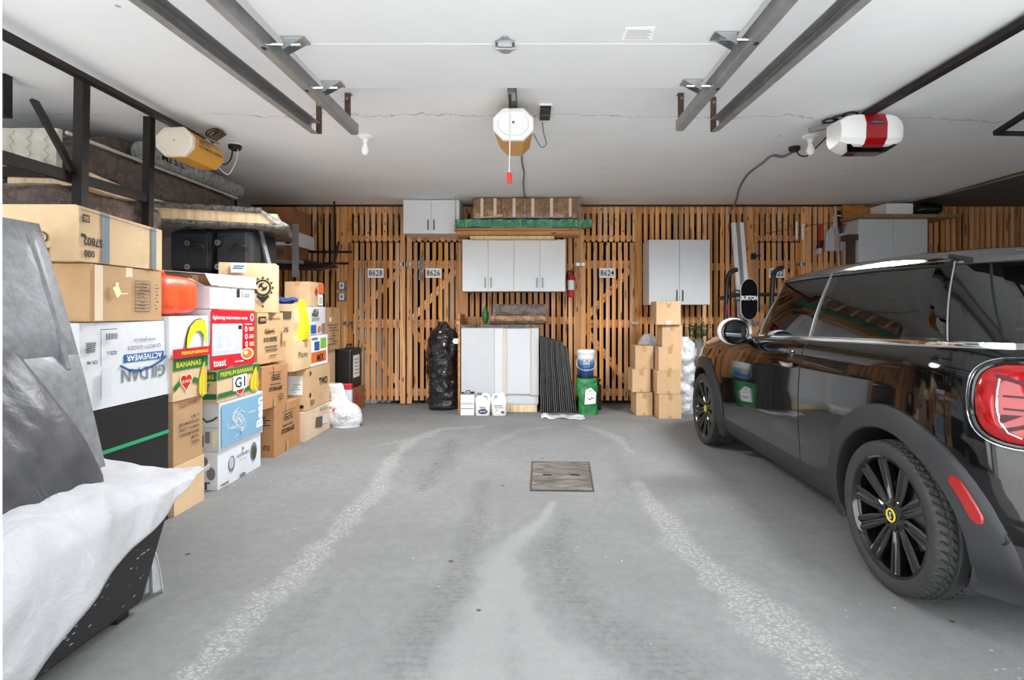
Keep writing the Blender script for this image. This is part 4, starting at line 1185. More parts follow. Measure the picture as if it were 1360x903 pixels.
# plywood shelf edge under the beam
b = MB(); q = [(110, 234, 3.2), (200, 268, 3.75), (190, 266, 3.72)]
A, B = P(112, 226, 3.15), P(198, 262, 3.74); A2, B2 = P(112, 246, 3.15), P(198, 268, 3.74)
sh = MB()
rows = []
for i in range(9):
    t = i / 8
    top = A.lerp(B, t); bot = A2.lerp(B2, t) - Vector((.0, 0, .018 * math.sin(PI * t)))
    rows.append([top + Vector((-.45, .0, 0)), top, bot, bot + Vector((-.45, 0, .0))])
sh.grid(rows, M('pale_plank'), False, True); sh.add(rows[0], [(0, 1, 2, 3)], M('pale_plank')); sh.add(rows[-1], [(0, 1, 2, 3)], M('pale_plank'))
tag(sh.build('shelf_board'), 'pale plywood board sagging under the rack beam', 'board')

def soft_slab(name, x0, x1, y0, y1, z0, z1, m, r=.05, wr=.012, sc=7.0, nx=10, ny=30, seed=0.0, label=None, cat='mattress', rot=0.0, piping=None):
    """rounded slab with wrinkled wrapping, long along y; pivot at its base centre"""
    cx, cy, cz = (x0 + x1) / 2, (y0 + y1) / 2, z0
    w, l, h = (x1 - x0) / 2, (y1 - y0) / 2, (z1 - z0) / 2
    b = MB(); rows = []
    seg = 36
    for j in range(ny + 1):
        t = j / ny
        y = -l + 2 * l * t
        e = min(1.0, min(t, 1 - t) * ny / 2.0)
        e = (1 - (1 - e) ** 2) ** .5 if e < 1 else 1
        ring = []
        for k in range(seg):
            a = 2 * PI * k / seg
            c, s_ = math.cos(a), math.sin(a)
            q = (abs(c) ** 8 + abs(s_) ** 8) ** (-1 / 8)
            px_ = (w - r * (1 - e)) * c * q; pz = h + (h - r * .6 * (1 - e)) * s_ * q
            v = Vector((px_, y, pz))
            d = noise.noise(v * sc + Vector((seed, seed, seed))) + .6 * noise.noise(v * sc * 2.6 + Vector((seed, 0, 3)))
            ring.append((px_ + c * d * wr, y, max(0, pz + s_ * d * wr)))
        rows.append(ring)
    b.grid(rows, m, True, True); b.add(rows[0], [tuple(range(seg))[::-1]], m, True); b.add(rows[-1], [tuple(range(seg))], m, True)
    o = b.build(name, None, (cx, cy, cz), (0, 0, rot), sharp=70)
    tag(o, label, cat)
    if piping:
        for zz in (.012, 2 * h - .012):
            p = MB(); p.tube([(w + .004, -l + .02, zz), (w + .004, l - .02, zz)], .012, M(piping), 6); p.build('piping', o)
    return o
m1 = soft_slab('mattress', -3.5, -2.93, 3.38, 5.40, 2.035, 2.32, M('wrap_brown'), label='thick mattress with cream quilted end and brown wrapped side', piping='quilt', wr=.006)
# cream quilted end panel with wavy stitching
b = MB(); rows = []
W2, L2, H2 = .285, 1.01, .285
for i in range(13):
    z = .0 + .285 * i / 12
    rows.append([(-.29 + .565 * k / 28, -L2 - .03 - .012 * math.sin(PI * i / 12) - .003 * math.sin(k * .9 + 2.0 * math.sin(i * .9)), z) for k in range(29)])
rows2 = [[(p[0], -L2 + .005, p[2]) for p in r] for r in rows]
b.grid(rows, M('quilt'), True)
ring = rows[0] + [r[-1] for r in rows[1:-1]] + rows[-1][::-1] + [r[0] for r in rows[-2:0:-1]]
ring2 = rows2[0] + [r[-1] for r in rows2[1:-1]] + rows2[-1][::-1] + [r[0] for r in rows2[-2:0:-1]]
b.grid([ring, ring2], M('quilt'), False, True)
qp = b.build('quilted_panel', m1, sharp=50); qp['label'] = 'cream quilted end panel with wavy stitching'
st = MB()
for j in range(5):
    x = -.22 + .11 * j
    st.tube([(x + .014 * math.sin(i * 1.1 + j), -L2 - .044 - .008 * math.sin(PI * i / 24), .01 + .265 * i / 24) for i in range(25)], .004, M('quilt'), 5)
st.build('stitching', qp)
m2 = soft_slab('mattress', -3.52, -3.0, 3.85, 5.42, 2.33, 2.45, M('wrap_brown'), label='thin brown wrapped mattress lying on the thick one', wr=.02, sc=9, seed=4)
rl = MB(); rows = []
for i in range(31):
    t = i / 30
    rows.append([(.07 * math.cos(a) * (1 + .12 * noise.noise(Vector((t * 9, math.cos(a), math.sin(a))))), -.68 + 1.36 * t, .07 + .07 * math.sin(a) * (1 + .12 * noise.noise(Vector((t * 9, math.sin(a), 4))))) for a in [2 * PI * k / 16 for k in range(16)]])
rl.grid(rows, M('wrap_silver'), True, True); rl.add(rows[0], [tuple(range(16))], M('wrap_silver')); rl.add(rows[-1], [tuple(range(16))], M('wrap_silver'))
r_ = rl.build('rolled_foam', None, (-2.93, 4.72, 2.318), sharp=70); tag(r_, 'long silver plastic wrapped roll along the mattress edge', 'roll')
b = MB(); draw(b, Face((.0705, -.62, .03), (0, .45, 0), (0, 0, .08)), [('text', 'M2 S C', .5, .5, .6, 'black_ink', {'bold': .02})]); b.build('marker_writing', r_)
soft_slab('wrapped_cushion', -3.45, -2.68, 3.12, 3.95, 1.68, 1.93, M('wrap_brown'), label='brown wrapped cushion under the rack beam near the sofa back', cat='cushion', wr=.01, seed=8)
# box spring lying diagonally across
A, B = P(112, 292, 4.07), P(379, 303, 4.55)
dv = Vector((B.x - A.x, B.y - A.y, 0)); ln_ = dv.length; dv.normalize(); nv = Vector((-dv.y, dv.x, 0))
ang = math.atan2(dv.y, dv.x)
bs = empty('box_spring', (A.x, A.y, 1.872), (0, 0, ang)); tag(bs, 'plastic wrapped box spring lying across under the mattresses', 'box spring')
b = MB(); b.box(.01, ln_ - .06, .0, .9, .035, .125, M('pale_plank')); b.build('frame', bs, bevel=.006)
def pad(z0, z1, name, x0=-.01, x1=None):
    b = MB(); rows = []
    x1_ = ln_ if x1 is None else x1
    for i in range(41):
        x = x0 + (x1_ - x0) * i / 40
        ring = []
        for (yy_, zz) in ((-.03, z0), (-.045, (z0 + z1) / 2), (-.03, z1), (.3, z1 + .004), (.92, z1), (.92, z0), (.3, z0 - .002)):
            d = .012 * noise.noise(Vector((x * 14, yy_ * 9, zz * 20)))
            ring.append((x, yy_ + d, zz + d * .6))
        rows.append(ring)
    b.grid(rows, M('wrap_grey'), True, True); b.add(rows[0], [tuple(range(7))], M('wrap_grey')); b.add(rows[-1], [tuple(range(7))], M('wrap_grey'))
    return b.build(name, bs, sharp=60)
pad(0.0, .035, 'lower_wrapping'); pad(.125, .165, 'upper_wrapping', -.01, ln_ - .18)
b = MB(); b.add([(ln_ - .18, -.02, .15), (ln_ + .03, -.035, .03), (ln_ + .03, .5, .03), (ln_ - .18, .6, .15), (ln_ - .18, -.02, .125), (ln_ - .03, -.03, .01), (ln_ - .03, .5, .01), (ln_ - .18, .6, .125)],
               [(0, 1, 2, 3), (4, 5, 6, 7), (0, 1, 5, 4), (1, 2, 6, 5), (2, 3, 7, 6), (3, 0, 4, 7)], M('wrap_silver')); b.build('wrapping_end', bs)

def suitcase(label, x0, x1, y, z0, z1, wx_):
    r = empty('suitcase', ((x0 + x1) / 2, y, z0)); tag(r, label, 'suitcase')
    w, h, d = (x1 - x0) / 2, z1 - z0, .5
    b = MB(); b.box(-w, w, .012, d, .0, h, M('suitcase_cloth')); b.build('body', r, bevel=.05)
    b = MB(); b.box(-w + .03, w - .03, -.002, .02, .03, h - .03, M('suitcase_cloth')); b.build('base_panel', r, bevel=.012)
    whp = []
    for zz in (.05, h - .12):
        m_ = MB(); mx = Matrix.Translation((wx_, -.012, zz))
        m_.lathe([(.032, -.018), (.034, -.012), (.034, .012), (.032, .018)], M('black_plastic'), 20, mx, axis='Y')
        m_.lathe([(.022, -.0195), (.0225, -.0185)], M('steel'), 16, mx, axis='Y'); m_.lathe([(.008, -.024), (.008, -.019)], M('black_plastic'), 10, mx, axis='Y')
        m_.build('wheel', r)
    b = MB(); b.tube(smoothline([(.02, .0, h * .50), (.02, -.02, h * .60), (.07, -.03, h * .64), (.12, -.02, h * .60), (.12, 0, h * .50)], 4), .01, M('black_plastic')); b.build('handle', r)
    return r
YS = 4.46
suitcase('black suitcase lying behind the orange jerry can, wheels toward the room', (222 - VX) * YS / F, (281 - VX) * YS / F, YS, 1.495, 1.86, .0)
suitcase('black suitcase lying behind the carton with the sun emblem', (283 - VX) * YS / F, (332 - VX) * YS / F, YS, 1.495, 1.865, -.10)

# upper shelf beside the lockers
sr = empty('wall_shelf', (-2.8, 6.2, 1.68)); tag(sr, 'black tube shelf high beside the lockers, holding cartons', 'shelf')
def sbar(name, pts, r=.014, m='black_metal'):
    b = MB(); b.tube([Vector(p) - sr.location for p in pts], r, M(m)); return b.build(name, sr)
sbar('front_rail', smoothline([(-3.5, 5.75, 1.66), (-2.4, 5.75, 1.63), (-2.2, 5.8, 1.64), (-2.14, 5.9, 1.72), (-2.13, 6.0, 1.95)], 5))
sbar('front_rail', [(-3.5, 5.75, 1.74), (-2.42, 5.75, 1.70)], .02, 'steel_dark')
sbar('back_rail', [(-3.5, 6.55, 1.76), (-2.2, 6.55, 1.76)])
sbar('back_rail', [(-3.5, 6.55, 1.90), (-2.16, 6.55, 1.90)])
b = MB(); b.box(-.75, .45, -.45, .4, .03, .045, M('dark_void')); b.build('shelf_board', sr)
b = MB(); b.box(-.03, .03, -.015, .015, -.12, .44, M('steel_dark')); b.build('upright', sr, (.32, -.5, -.02))
b = MB(); b.tube([(-.75, .3, .04), (-.75, .3, ZC - 1.681)], .015, M('black_metal')); b.build('hanger', sr)
b = MB(); b.tube([(.42, .36, .04), (.42, .36, ZC - 1.681)], .012, M('black_metal')); b.build('hanger', sr)
carton('brown carton on the black tube shelf, lowest of three', -3.0, -2.63, 5.9, 6.4, 1.728, 1.90, 'card_dark', prints={'F': [('rect', .62, .3, .84, .8, 'grey_brown'), ('text', 'UP', .73, .55, .12, 'black_ink')]})
carton('red topped white box on the black tube shelf', -3.1, -2.58, 5.92, 6.45, 1.905, 2.06, 'card_white', tape=None, prints={'F': [('rect', 0, .82, 1, 1, 'oven_red'), ('rect', .8, .1, .92, .75, 'black_ink'), ('ell', .86, .45, .04, .25, 'grey_brown'), ('text', 'UNDERCAB', .5, .68, .2, 'black_ink')] + [('rect', .1 + .08 * i, .6, .14 + .08 * i, .7, 'grey_ink') for i in range(3)]})
o = carton('open brown carton on the red topped white box, near the ceiling', -3.0, -2.62, 5.95, 6.45, 2.065, 2.33, 'card_dark', tape=None, lid=False, prints={'F': [('rect', .1, .02, .36, .34, 'white_paper')] + lines(.14, .32, .05, .2, 3, .006, 'grey_ink')})
flap(o, [(-.18, -.25, .262), (.18, -.25, .262), (.17, -.14, .232), (-.17, -.14, .232)], M('card_dark'))
b = MB(); b.box(-.055, .055, -.03, 0, -.05, .05, M('steel')); bx = b.mesh('electrical_box')
for z, lb in ((1.50, 'upper galvanised electrical box on the post left of the first door'), (1.36, 'lower galvanised electrical box on the post left of the first door')):
    o = bpy.data.objects.new('electrical_box', bx); COL.objects.link(o); o.location = (wx(455), YW - .004, z); tag(o, lb, 'electrical box')
    b = MB(); b.box(-.03, .03, -.034, -.03, -.04, .04, M('white_plastic')); b.box(-.012, .012, -.037, -.034, -.02, .02, M('grey_ink')); b.build('cover_plate', o)
# ------------------------------------------------------------------ sofa with sheet
so = empty('sofa', (-1.9, 1.8, 0)); tag(so, 'grey leather reclining sofa before stacked cartons, half under white sheet', 'sofa')
def rel(p): return Vector(p) - so.location
# base with speckled black front
mk = NT('speckled_black'); o_ = mk.obj((1, 1, 1)); v = mk.n('ShaderNodeTexVoronoi')
mp_ = mk.n('ShaderNodeMapping'); mk.l(o_, mp_.inputs[0]); mp_.inputs['Rotation'].default_value = (.6, 0, 0); mp_.inputs['Scale'].default_value = (26, 20, 90)
mk.l(mp_.outputs[0], v.inputs['Vector']); v.inputs['Scale'].default_value = 1.0
sp_ = mk.math('MULTIPLY', mk.math('LESS_THAN', v.outputs['Distance'], .17), mk.smooth(mk.noise(o_, 6.0, 3), .46, .54))
mk.l(mk.mix(sp_, lin((36, 36, 37)), lin((190, 190, 190))), mk.b.inputs['Base Color']); mk.b.inputs['Roughness'].default_value = .5
mk.bump(mk.noise(o_, 40, 3), .1, .004); MATS['speckled_black'] = mk.m
b = MB()
xf = -1.53
b.hexa([rel(p) for p in [(-2.2, 1.25, .03), (xf, 1.25, .03), (xf, 2.13, .03), (-2.2, 2.13, .03), (-2.2, 1.25, .40), (xf + .02, 1.25, .40), (xf - .03, 2.37, .40), (-2.2, 2.37, .40)]], M('speckled_black'))
b.build('base', so, bevel=.012)
for x, y in ((-1.58, 1.3), (-1.58, 2.05), (-2.15, 1.3), (-2.15, 2.05)):
    f = MB(); f.box(-.03, .03, -.03, .03, 0, .035, M('black_plastic')); f.build('foot', so, rel((x, y, 0)))
# back : a leaning padded slab, far edge seen from (147,640) up to (50,297)
def sweep(far, y_near, thick, m, name, bulge=.03, wr=.008, sc=10, seed=0, nu=26):
    """far: outline points (x, z) from bottom to top at the far end; extruded toward -y"""
    b = MB(); rows = []
    F_ = [Vector((x, y, z)) for x, y, z in far]
    for j in range(nu + 1):
        t = j / nu
        e = min(1, min(t, 1 - t) * 7); e = math.sqrt(max(0, 1 - (1 - e) ** 2))
        ring = []
        n = len(F_)
        for i, p in enumerate(F_):
            s_ = i / (n - 1)
            y = p.y + (y_near - p.y) * t
            ei = min(1, min(s_, 1 - s_) * 8); ei = math.sqrt(max(0, 1 - (1 - ei) ** 2))
            d = noise.noise(Vector((p.x, y, p.z)) * sc + Vector((seed, 0, 0))) + .7 * noise.noise(Vector((p.x * 5, y * 22 + 6 * p.z, p.z * 14)) + Vector((seed, 1, 0)))
            off = bulge * e * ei + wr * d * e
            ring.append(Vector((p.x + off, y, p.z)))
        back = [Vector((q.x - thick * (.6 + .4 * e), q.y, q.z - .02)) for q in reversed(ring)]
        rows.append([rel(q) for q in ring + back])
    k = len(rows[0])
    b.grid(rows, m, True, True); b.add(rows[0], [tuple(range(k))], m); b.add(rows[-1], [tuple(range(k))], m)
    return b.build(name, so, sharp=60)
bot, top = P(146, 645, 2.28), P(52, 297, 2.30)
far = [bot.lerp(top, i / 20) + Vector((.018 * math.sin(PI * i / 20), 0, 0)) for i in range(21)]
mid = int(20 * .50)
ob_ = sweep(far[:11], 1.2, .16, M('leather_light'), 'back_lower', .02, .003, 8, 2)
ob2 = sweep(far[10:], 1.2, .15, M('leather_light'), 'back_upper', .02, .003, 8, 5)
# raised welt near the far edge of the back
b = MB(); b.tube([rel(p + Vector((.012, -.085, .0))) for i, p in enumerate(far[9:20])], .013, M('leather_light'), 6); b.build('welt', so)
# puffy darker cushion in front of the lower back
c0, c1 = P(138, 650, 2.16), P(16, 452, 2.05)
farc = [c0.lerp(c1, i / 18) + Vector((.05 * math.sin(PI * (i / 18) ** .8), -.03 * i / 18, 0)) for i in range(19)]
sweep(farc, 1.2, .17, M('leather_dark'), 'back_cushion', .05, .016, 6, 3, 50)
b = MB()
b.tube([rel(farc[i] + Vector((.043, -.27 - .006 * i, .002))) for i in range(0, 15)], .007, M('leather_dark'), 6)
b.tube([rel(farc[i] + Vector((.043, -.29 - .006 * i, .002))) for i in range(0, 15)], .007, M('leather_dark'), 6)
b.build('seam', so)
# white sheet over seat and front
def hem(y):      # front hem height along y, falls toward the near end
    pts = [(1.2, .03), (1.59, .09), (1.72, .175), (1.94, .28), (2.10, .345), (2.23, .40), (2.36, .45), (2.46, .485)]
    for (a, za), (c, zc) in zip(pts[:-1], pts[1:]):
        if y <= c: return za + (zc - za) * (y - a) / (c - a)
    return pts[-1][1]
b = MB(); rows = []
NU, NV = 60, 40
for j in range(NU + 1):
    y = 1.22 + (2.46 - 1.22) * j / NU
    row = []
    zt = .47 + .035 * math.sin((y - 1.2) * 3.0)
    endd = max(0, (y - 2.37)) / .09
    for i in range(NV + 1):
        s_ = i / NV
        xb = -2.0 + .02 * math.sin(y * 9)
        if s_ < .55:                       # across the seat
            q = s_ / .55
            x = xb + (-1.56 - xb) * q
            z = zt + .07 * (1 - q) ** 2 * (1.2 - endd) - .05 * endd * (1 - q) - .012 * q
        else:
            q = (s_ - .55) / .45
            zb = hem(y)
            x = -1.56 + .055 * math.sin(min(1, q * 3) * PI / 2) + .01 * q
            z = zt - .012 + (zb - zt) * q ** 1.1
        p = Vector((x, y, z))
        f1 = noise.noise(Vector((x * 3.5 + y * 2.0, y * 5.0 - z * 3, z * 3))) * .03
        f2 = noise.noise(Vector((x * 9 + y * 14 - z * 10, y * 3, z * 6))) * .013
        ridge = (1 - abs(noise.noise(Vector((x * 4 + y * 5, y * 2 - x * 3, 7 + z * 2)))) * 2) * .016
        d = f1 + f2 + ridge
        nrm = Vector((0, 0, 1)) if s_ < .5 else Vector((1, 0, .25)) if s_ > .62 else Vector((.6, 0, .8))
        p = p + nrm * (max(-.004, d) + .016)
        row.append(p)
    rows.append(row)
b.grid(rows, M('sheet'), True)
sh_ = b.build('bed_sheet', None, sharp=80)
sd = sh_.modifiers.new('cloth', 'SOLIDIFY'); sd.thickness = .004; sd.offset = 1
tag(sh_, 'rumpled white sheet draped over seat of the grey sofa', 'sheet')
b = MB(); rows = []
for j in range(9):
    t = j / 8
    rows.append([P(196 - 4 * t + (8 + 19 * t ** .6) * i / 6, 728 + 72 * t - 14 * t * i / 6, 2.24 + .02 * i / 6) + Vector((0, .008 * math.sin(i * 1.7), 0)) for i in range(7)])
b.grid([[Vector((p.x, p.y, max(.004, p.z))) for p in r] for r in rows], M('sheet'), True)
s2_ = b.build('sheet_corner', sh_); sd = s2_.modifiers.new('cloth', 'SOLIDIFY'); sd.thickness = .004
# ------------------------------------------------------------------ cabinets and things along the lockers
def cabinet(label, x0, x1, yf, z0, z1, depth, doors, m='white_melamine', handles=(), hm='black_plastic', hlen=.07, hz=.08, group=None):
    r = empty('wall_cabinet', ((x0 + x1) / 2, yf + depth / 2, z0)); tag(r, label, 'cabinet', group)
    w, h, d = (x1 - x0) / 2, z1 - z0, depth / 2
    b = MB(); b.box(-w, w, -d + .019, d, 0, h, M(m)); b.build('carcass', r, bevel=.002)
    n = doors; dw = 2 * w / n
    for i in range(n):
        xa = -w + dw * i
        b = MB(); b.box(xa + .0015, xa + dw - .0015, -d, -d + .017, .002, h - .002, M(m))
        dr_ = b.build('cabinet_door', r, bevel=.002)
        if i in [q[0] for q in handles]:
            side = dict(handles)[i]
            hx = xa + (dw - .035 if side > 0 else .035)
            b = MB(); b.tube([(hx, -d, hz), (hx, -d - .022, hz), (hx, -d - .022, hz + hlen), (hx, -d, hz + hlen)], .006, M(hm), 8); b.build('handle', dr_)
    return r
cabinet('small white two door cabinet with black handles up against ceiling', (535.5 - VX) * 6.42 / F, (610 - VX) * 6.42 / F, 6.42, 2.105, 2.508, .37, 2, handles=((0, 1), (1, -1)), hlen=.11, hz=.05)
cabinet('long white four door cabinet below the hanging lumber shelf', (614 - VX) * 6.46 / F, (751 - VX) * 6.46 / F, 6.46, 1.415, 2.04, .33, 4, handles=((0, 1), (1, -1), (2, 1), (3, -1)), hm='steel', hlen=.11, hz=.05)
cabinet('grey white two door cabinet above the small carton stacks', (862 - VX) * 6.44 / F, (943 - VX) * 6.44 / F, 6.44, 1.255, 2.035, .35, 2, 'grey_melamine', handles=((0, 1), (1, -1)), hlen=.12, hz=.05)
# grey cabinet at the right with plywood top
x0, x1 = 3.95, 4.78
cabinet('dim grey two door cabinet behind the car roof', x0, x1, 6.45, 1.30, 2.285, .325, 2, 'grey_melamine')
b = MB(); b.box(3.87, 5.06, 6.34, 6.77, 2.287, 2.325, M('ply')); tag(b.build('shelf_board', bevel=.002), 'plywood board lying on the dim grey cabinet', 'board')
for i in range(5):
    b = MB(); b.box(-.16, .16, -.15, .15, 0, .026, M('white_paper'))
    tag(b.build('ceiling_tile', None, (4.40 + .004 * (i % 2), 6.54, 2.327 + .0265 * i), (0, 0, .015 * (i % 3)), bevel=.003), ('bottom', 'second', 'middle', 'fourth', 'top')[i] + ' white flat panel of the stack on plywood board near the ceiling', 'panel', 'white panels stacked on the plywood board')
b = MB(); b.box(-.14, .14, -.05, .12, 0, .003, M('white_paper')); tag(b.build('paper_sheet', None, (4.09, 6.50, 2.327)), 'loose white sheet left of the stacked white panels', 'paper')
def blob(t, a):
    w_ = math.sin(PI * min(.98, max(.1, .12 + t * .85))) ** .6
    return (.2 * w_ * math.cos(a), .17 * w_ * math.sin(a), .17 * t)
lump(blob, 12, 24, M('bag_black'), 'shadow_lump', (4.82, 6.56, 2.327), 'black lump standing in for shadow on the plywood board under the ceiling', 'bag', disp=.03, sc=9)  # black lump added in place of the deep shadow above the cabinet

# hanging shelf with lumber
hs = empty('hanging_shelf', (-.16, 6.3, 1.98)); tag(hs, 'plank shelf hung on chains above the long white cabinet', 'shelf')
def slab3(parent, name, px0, px1, py0, py1, y, d, m, bv=.003, rot=0):
    a, c = P(px0, py1, y), P(px1, py0, y)
    b = MB(); b.box(a.x, c.x, y, y + d, a.z, c.z, M(m)); 
    o = b.build(name, None, bevel=bv)
    if parent is not None:
        o.parent = parent; o.location = -parent.location
    return o
slab3(hs, 'plank', 606, 770, 306.5, 312, 6.28, .24, 'plank'); slab3(hs, 'plank', 603, 768, 302.5, 306, 6.27, .3, 'plank')
slab3(hs, 'plank', 624, 736, 313, 317, 6.30, .3, 'pale_plank')
def chain(px, py0, py1, y, x=None):
    b = MB(); p0, p1 = P(px, py0, y), P(px, py1, y)
    n = int((p0.z - p1.z) / .026)
    for i in range(n):
        c = p0.lerp(p1, (i + .5) / n); e = .017
        rt = Vector((1, 0, 0)) if i % 2 else Vector((0, 1, 0))
        b.tube([c + rt * (.008 * math.cos(t)) + Vector((0, 0, e * math.sin(t))) for t in [2 * PI * k / 8 for k in range(8)]], .003, M('steel'), 5, True)
    o = b.build('chain', hs, -hs.location); return o
chain(605, 257, 306, 6.26); chain(770, 256, 306, 6.26); chain(697, 258, 292, 6.24)
slab3(None, 'x', 0, 1, 0, 1, 6, .1, 'plank') if False else None
for i, (a, c) in enumerate(((651, 734), (686, 769))):
    o = slab3(None, 'thin_board', a, c, 300.5 + .3 * i, 302.3, 6.29 + .05 * i, .04, 'pale_plank', .001)
    tag(o, ('left' if i == 0 else 'right') + ' pale thin board between green bundle and hanging planks', 'board')
gb_ = empty('lumber_bundle', (-.1, 6.29, 2.2)); tag(gb_, 'long bundle of boards wrapped in green plastic on hanging shelf', 'bundle')
b = MB(); rows = []
for i in range(41):
    px = 604 + (786 - 604) * i / 40
    ring = []
    for (dy, py) in ((0, 301.5), (0, 296.0), (0, 291.3), (.16, 291.0), (.16, 301.5)):
        p = P(px, py + .5 * math.sin(i * .9), 6.28); ring.append((p.x + .1, p.y + dy - 6.29 + .004 * math.sin(i * 2.1 + dy * 9 + py), p.z - 2.2))
    rows.append(ring)
b.grid(rows, M('wrap_green'), False, True); b.add(rows[0], [(0, 1, 2, 3, 4)], M('wrap_green')); b.add(rows[-1], [(0, 1, 2, 3, 4)], M('wrap_green')); b.build('wrapping', gb_)
for px in (619.5, 691, 765):
    p0, p1 = P(px, 301.3, 6.27), P(px, 291, 6.27)
    b = MB(); b.box(p0.x - .006, p0.x + .006, 6.268, 6.272, p0.z, p1.z, M('lime_ink')); o = b.build('strap', gb_, -gb_.location)
for i, (a, c) in enumerate(((628, 666), (666, 770))):
    r = empty('wrapped_carton', (0, 6.3, 2.21)); tag(r, ('short' if i == 0 else 'long') + ' flat carton in clear plastic wrap above the green bundle', 'carton')
    b = MB(); A = P(a, 289.5, 6.3); B = P(c, 263.5, 6.3); rows = []
    for j in range(25):
        x = A.x + .004 + (B.x - A.x - .008) * j / 24; ring = []
        for (dy, zz) in ((0, A.z), (-.012, (A.z * 2 + B.z) / 3), (-.012, (A.z + 2 * B.z) / 3), (0, B.z), (.2, B.z), (.2, A.z)):
            d = .010 * noise.noise(Vector((x * 16, zz * 22, dy * 8)))
            ring.append((x, dy + d, zz - 2.21))
        rows.append(ring)
    b.grid(rows, M('wrap_kraft'), True, True); b.add(rows[0], [tuple(range(6))], M('wrap_kraft')); b.add(rows[-1], [tuple(range(6))], M('wrap_kraft')); b.build('wrapped_body', r, sharp=50)
    for k in range(2 if i == 0 else 4):
        x = A.x + (B.x - A.x) * (k + .6) / (2.2 if i == 0 else 4.2)
        b = MB(); b.box(x, x + .035, -.026, -.022, A.z - 2.21 + .01, B.z - 2.21, M('tape_clear')); b.build('tape', r)
b = MB(); A = P(648, 291, 6.27); b.hexa([P(630, 290.5, 6.268), P(667, 288, 6.268), P(667, 288, 6.29), P(630, 290.5, 6.29), P(630, 290, 6.268), P(667, 284, 6.268), P(667, 284, 6.29), P(630, 290, 6.29)], M('card_tan'))
tag(b.build('wood_wedge'), 'thin wooden wedge strip between green bundle and wrapped cartons', 'board')

# base cabinet
bc = empty('base_cabinet', (-.34, 6.5, 0)); tag(bc, 'worn white base cabinet with mismatched door panels on the floor', 'cabinet')
X0, X1, yf = (612.5 - VX) * 6.25 / F, (715.5 - VX) * 6.25 / F, 6.25
mat('white_worn', (206, 208, 211), .35, var=.05, vscale=3); mat('yellowed', (206, 196, 176), .5); mat('white_dirty', (196, 198, 201), .4, var=.04)
def bcb(name, xa, xb, ya_, yb_, za, zb, m, bv=.002):
    b = MB(); b.box(xa, xb, ya_, yb_, za, zb, M(m)); o = b.build(name, bc, -bc.location, bevel=bv); return o
bcb('carcass', X0 + .005, X1 - .005, yf + .02, 6.74, .10, .985, 'white_worn')
xm = (668 - VX) * 6.25 / F
bcb('door_panel', X0, xm - .10, yf, yf + .018, .20, .985, 'white_dirty'); bcb('door_panel', xm - .098, xm - .002, yf + .002, yf + .018, .20, .985, 'grey_melamine')
bcb('filler_strip', xm - .001, xm + .045, yf + .004, yf + .018, .20, .985, 'yellowed'); bcb('door_panel', xm + .047, X1 - .10, yf - .004, yf + .016, .215, .975, 'white_worn')
bcb('filler_strip', X1 - .099, X1 - .085, yf + .004, yf + .018, .20, .985, 'yellowed'); bcb('door_panel', X1 - .084, X1, yf, yf + .018, .20, .985, 'white_dirty')
bcb('kick_board', X0 + .02, X1 - .01, yf + .025, yf + .04, .085, .20, 'white_worn'); bcb('plinth', X0 + .03, X1 - .02, yf + .03, 6.7, .0, .085, 'pale_plank')
bcb('worktop', X0 - .01, X1 + .01, yf - .01, 6.75, .986, 1.022, 'wrap_dark')
b = MB(); b.box(X0 - .036, X0 - .011, yf - .02, 6.72, .0, 1.14, M('plank')); tag(b.build('side_board', bevel=.002), 'brown board standing along left side of the worn base cabinet', 'board')
def flat(label, x0, x1, y0, y1, z0, z1, m, seed):
    b = MB(); rows = []
    for i in range(31):
        x = x0 + (x1 - x0) * i / 30; ring = []
        for (y, zz) in ((y0, z0), (y0 - .012, (z0 + z1) / 2), (y0, z1), (y1, z1), (y1, z0)):
            d = .010 * noise.noise(Vector((x * 13 + seed, y * 9, zz * 30)))
            ring.append((x + (.012 * d * 50 if i in (0, 30) else 0) - (x0 + x1) / 2, y + d - y0, max(0, zz - z0 + (d * .6 if zz > z0 else 0))))
        rows.append(ring)
    b.grid(rows, M(m), True, True); b.add(rows[0], [tuple(range(5))], M(m)); b.add(rows[-1], [tuple(range(5))], M(m))
    o = b.build('flat_pack', None, ((x0 + x1) / 2, y0, z0), sharp=50); tag(o, label, 'panel'); return o
flat('lower dark plastic wrapped flat pack on the white base cabinet', -.47, .20, 6.28, 6.7, 1.024, 1.058, 'wrap_dark', 1)
flat('middle brown flat pack in the stack on the base cabinet', -.46, .19, 6.27, 6.7, 1.060, 1.128, 'wrap_kraft', 3)
flat('top dark plastic wrapped flat pack on the base cabinet', -.43, .20, 6.28, 6.7, 1.132, 1.262, 'wrap_dark', 7)
b = MB(); rows = []
for i in range(7):
    t = i / 6; rows.append([(.04 * math.sin(PI * min(.95, t * .8 + .15)) * math.cos(a), .04 * math.sin(PI * min(.95, t * .8 + .15)) * math.sin(a), .22 * t) for a in [2 * PI * k / 10 for k in range(10)]])
b.grid(rows, M('green_ink'), True, True); tag(b.build('green_pouch', None, (-.525, 6.42, 1.024)), 'small dark green pouch left of the wrapped flat packs', 'pouch')
# small white things hung on the side board
b = MB(); b.box(-.05, .0, -.012, .0, -.03, .03, M('white_plastic')); b.box(-.06, -.05, -.02, .0, -.012, .012, M('white_plastic')); tag(b.build('wall_switch', None, (X0 - .036, 6.24, .83), bevel=.004), 'small white plastic catch on the brown side board', 'catch')

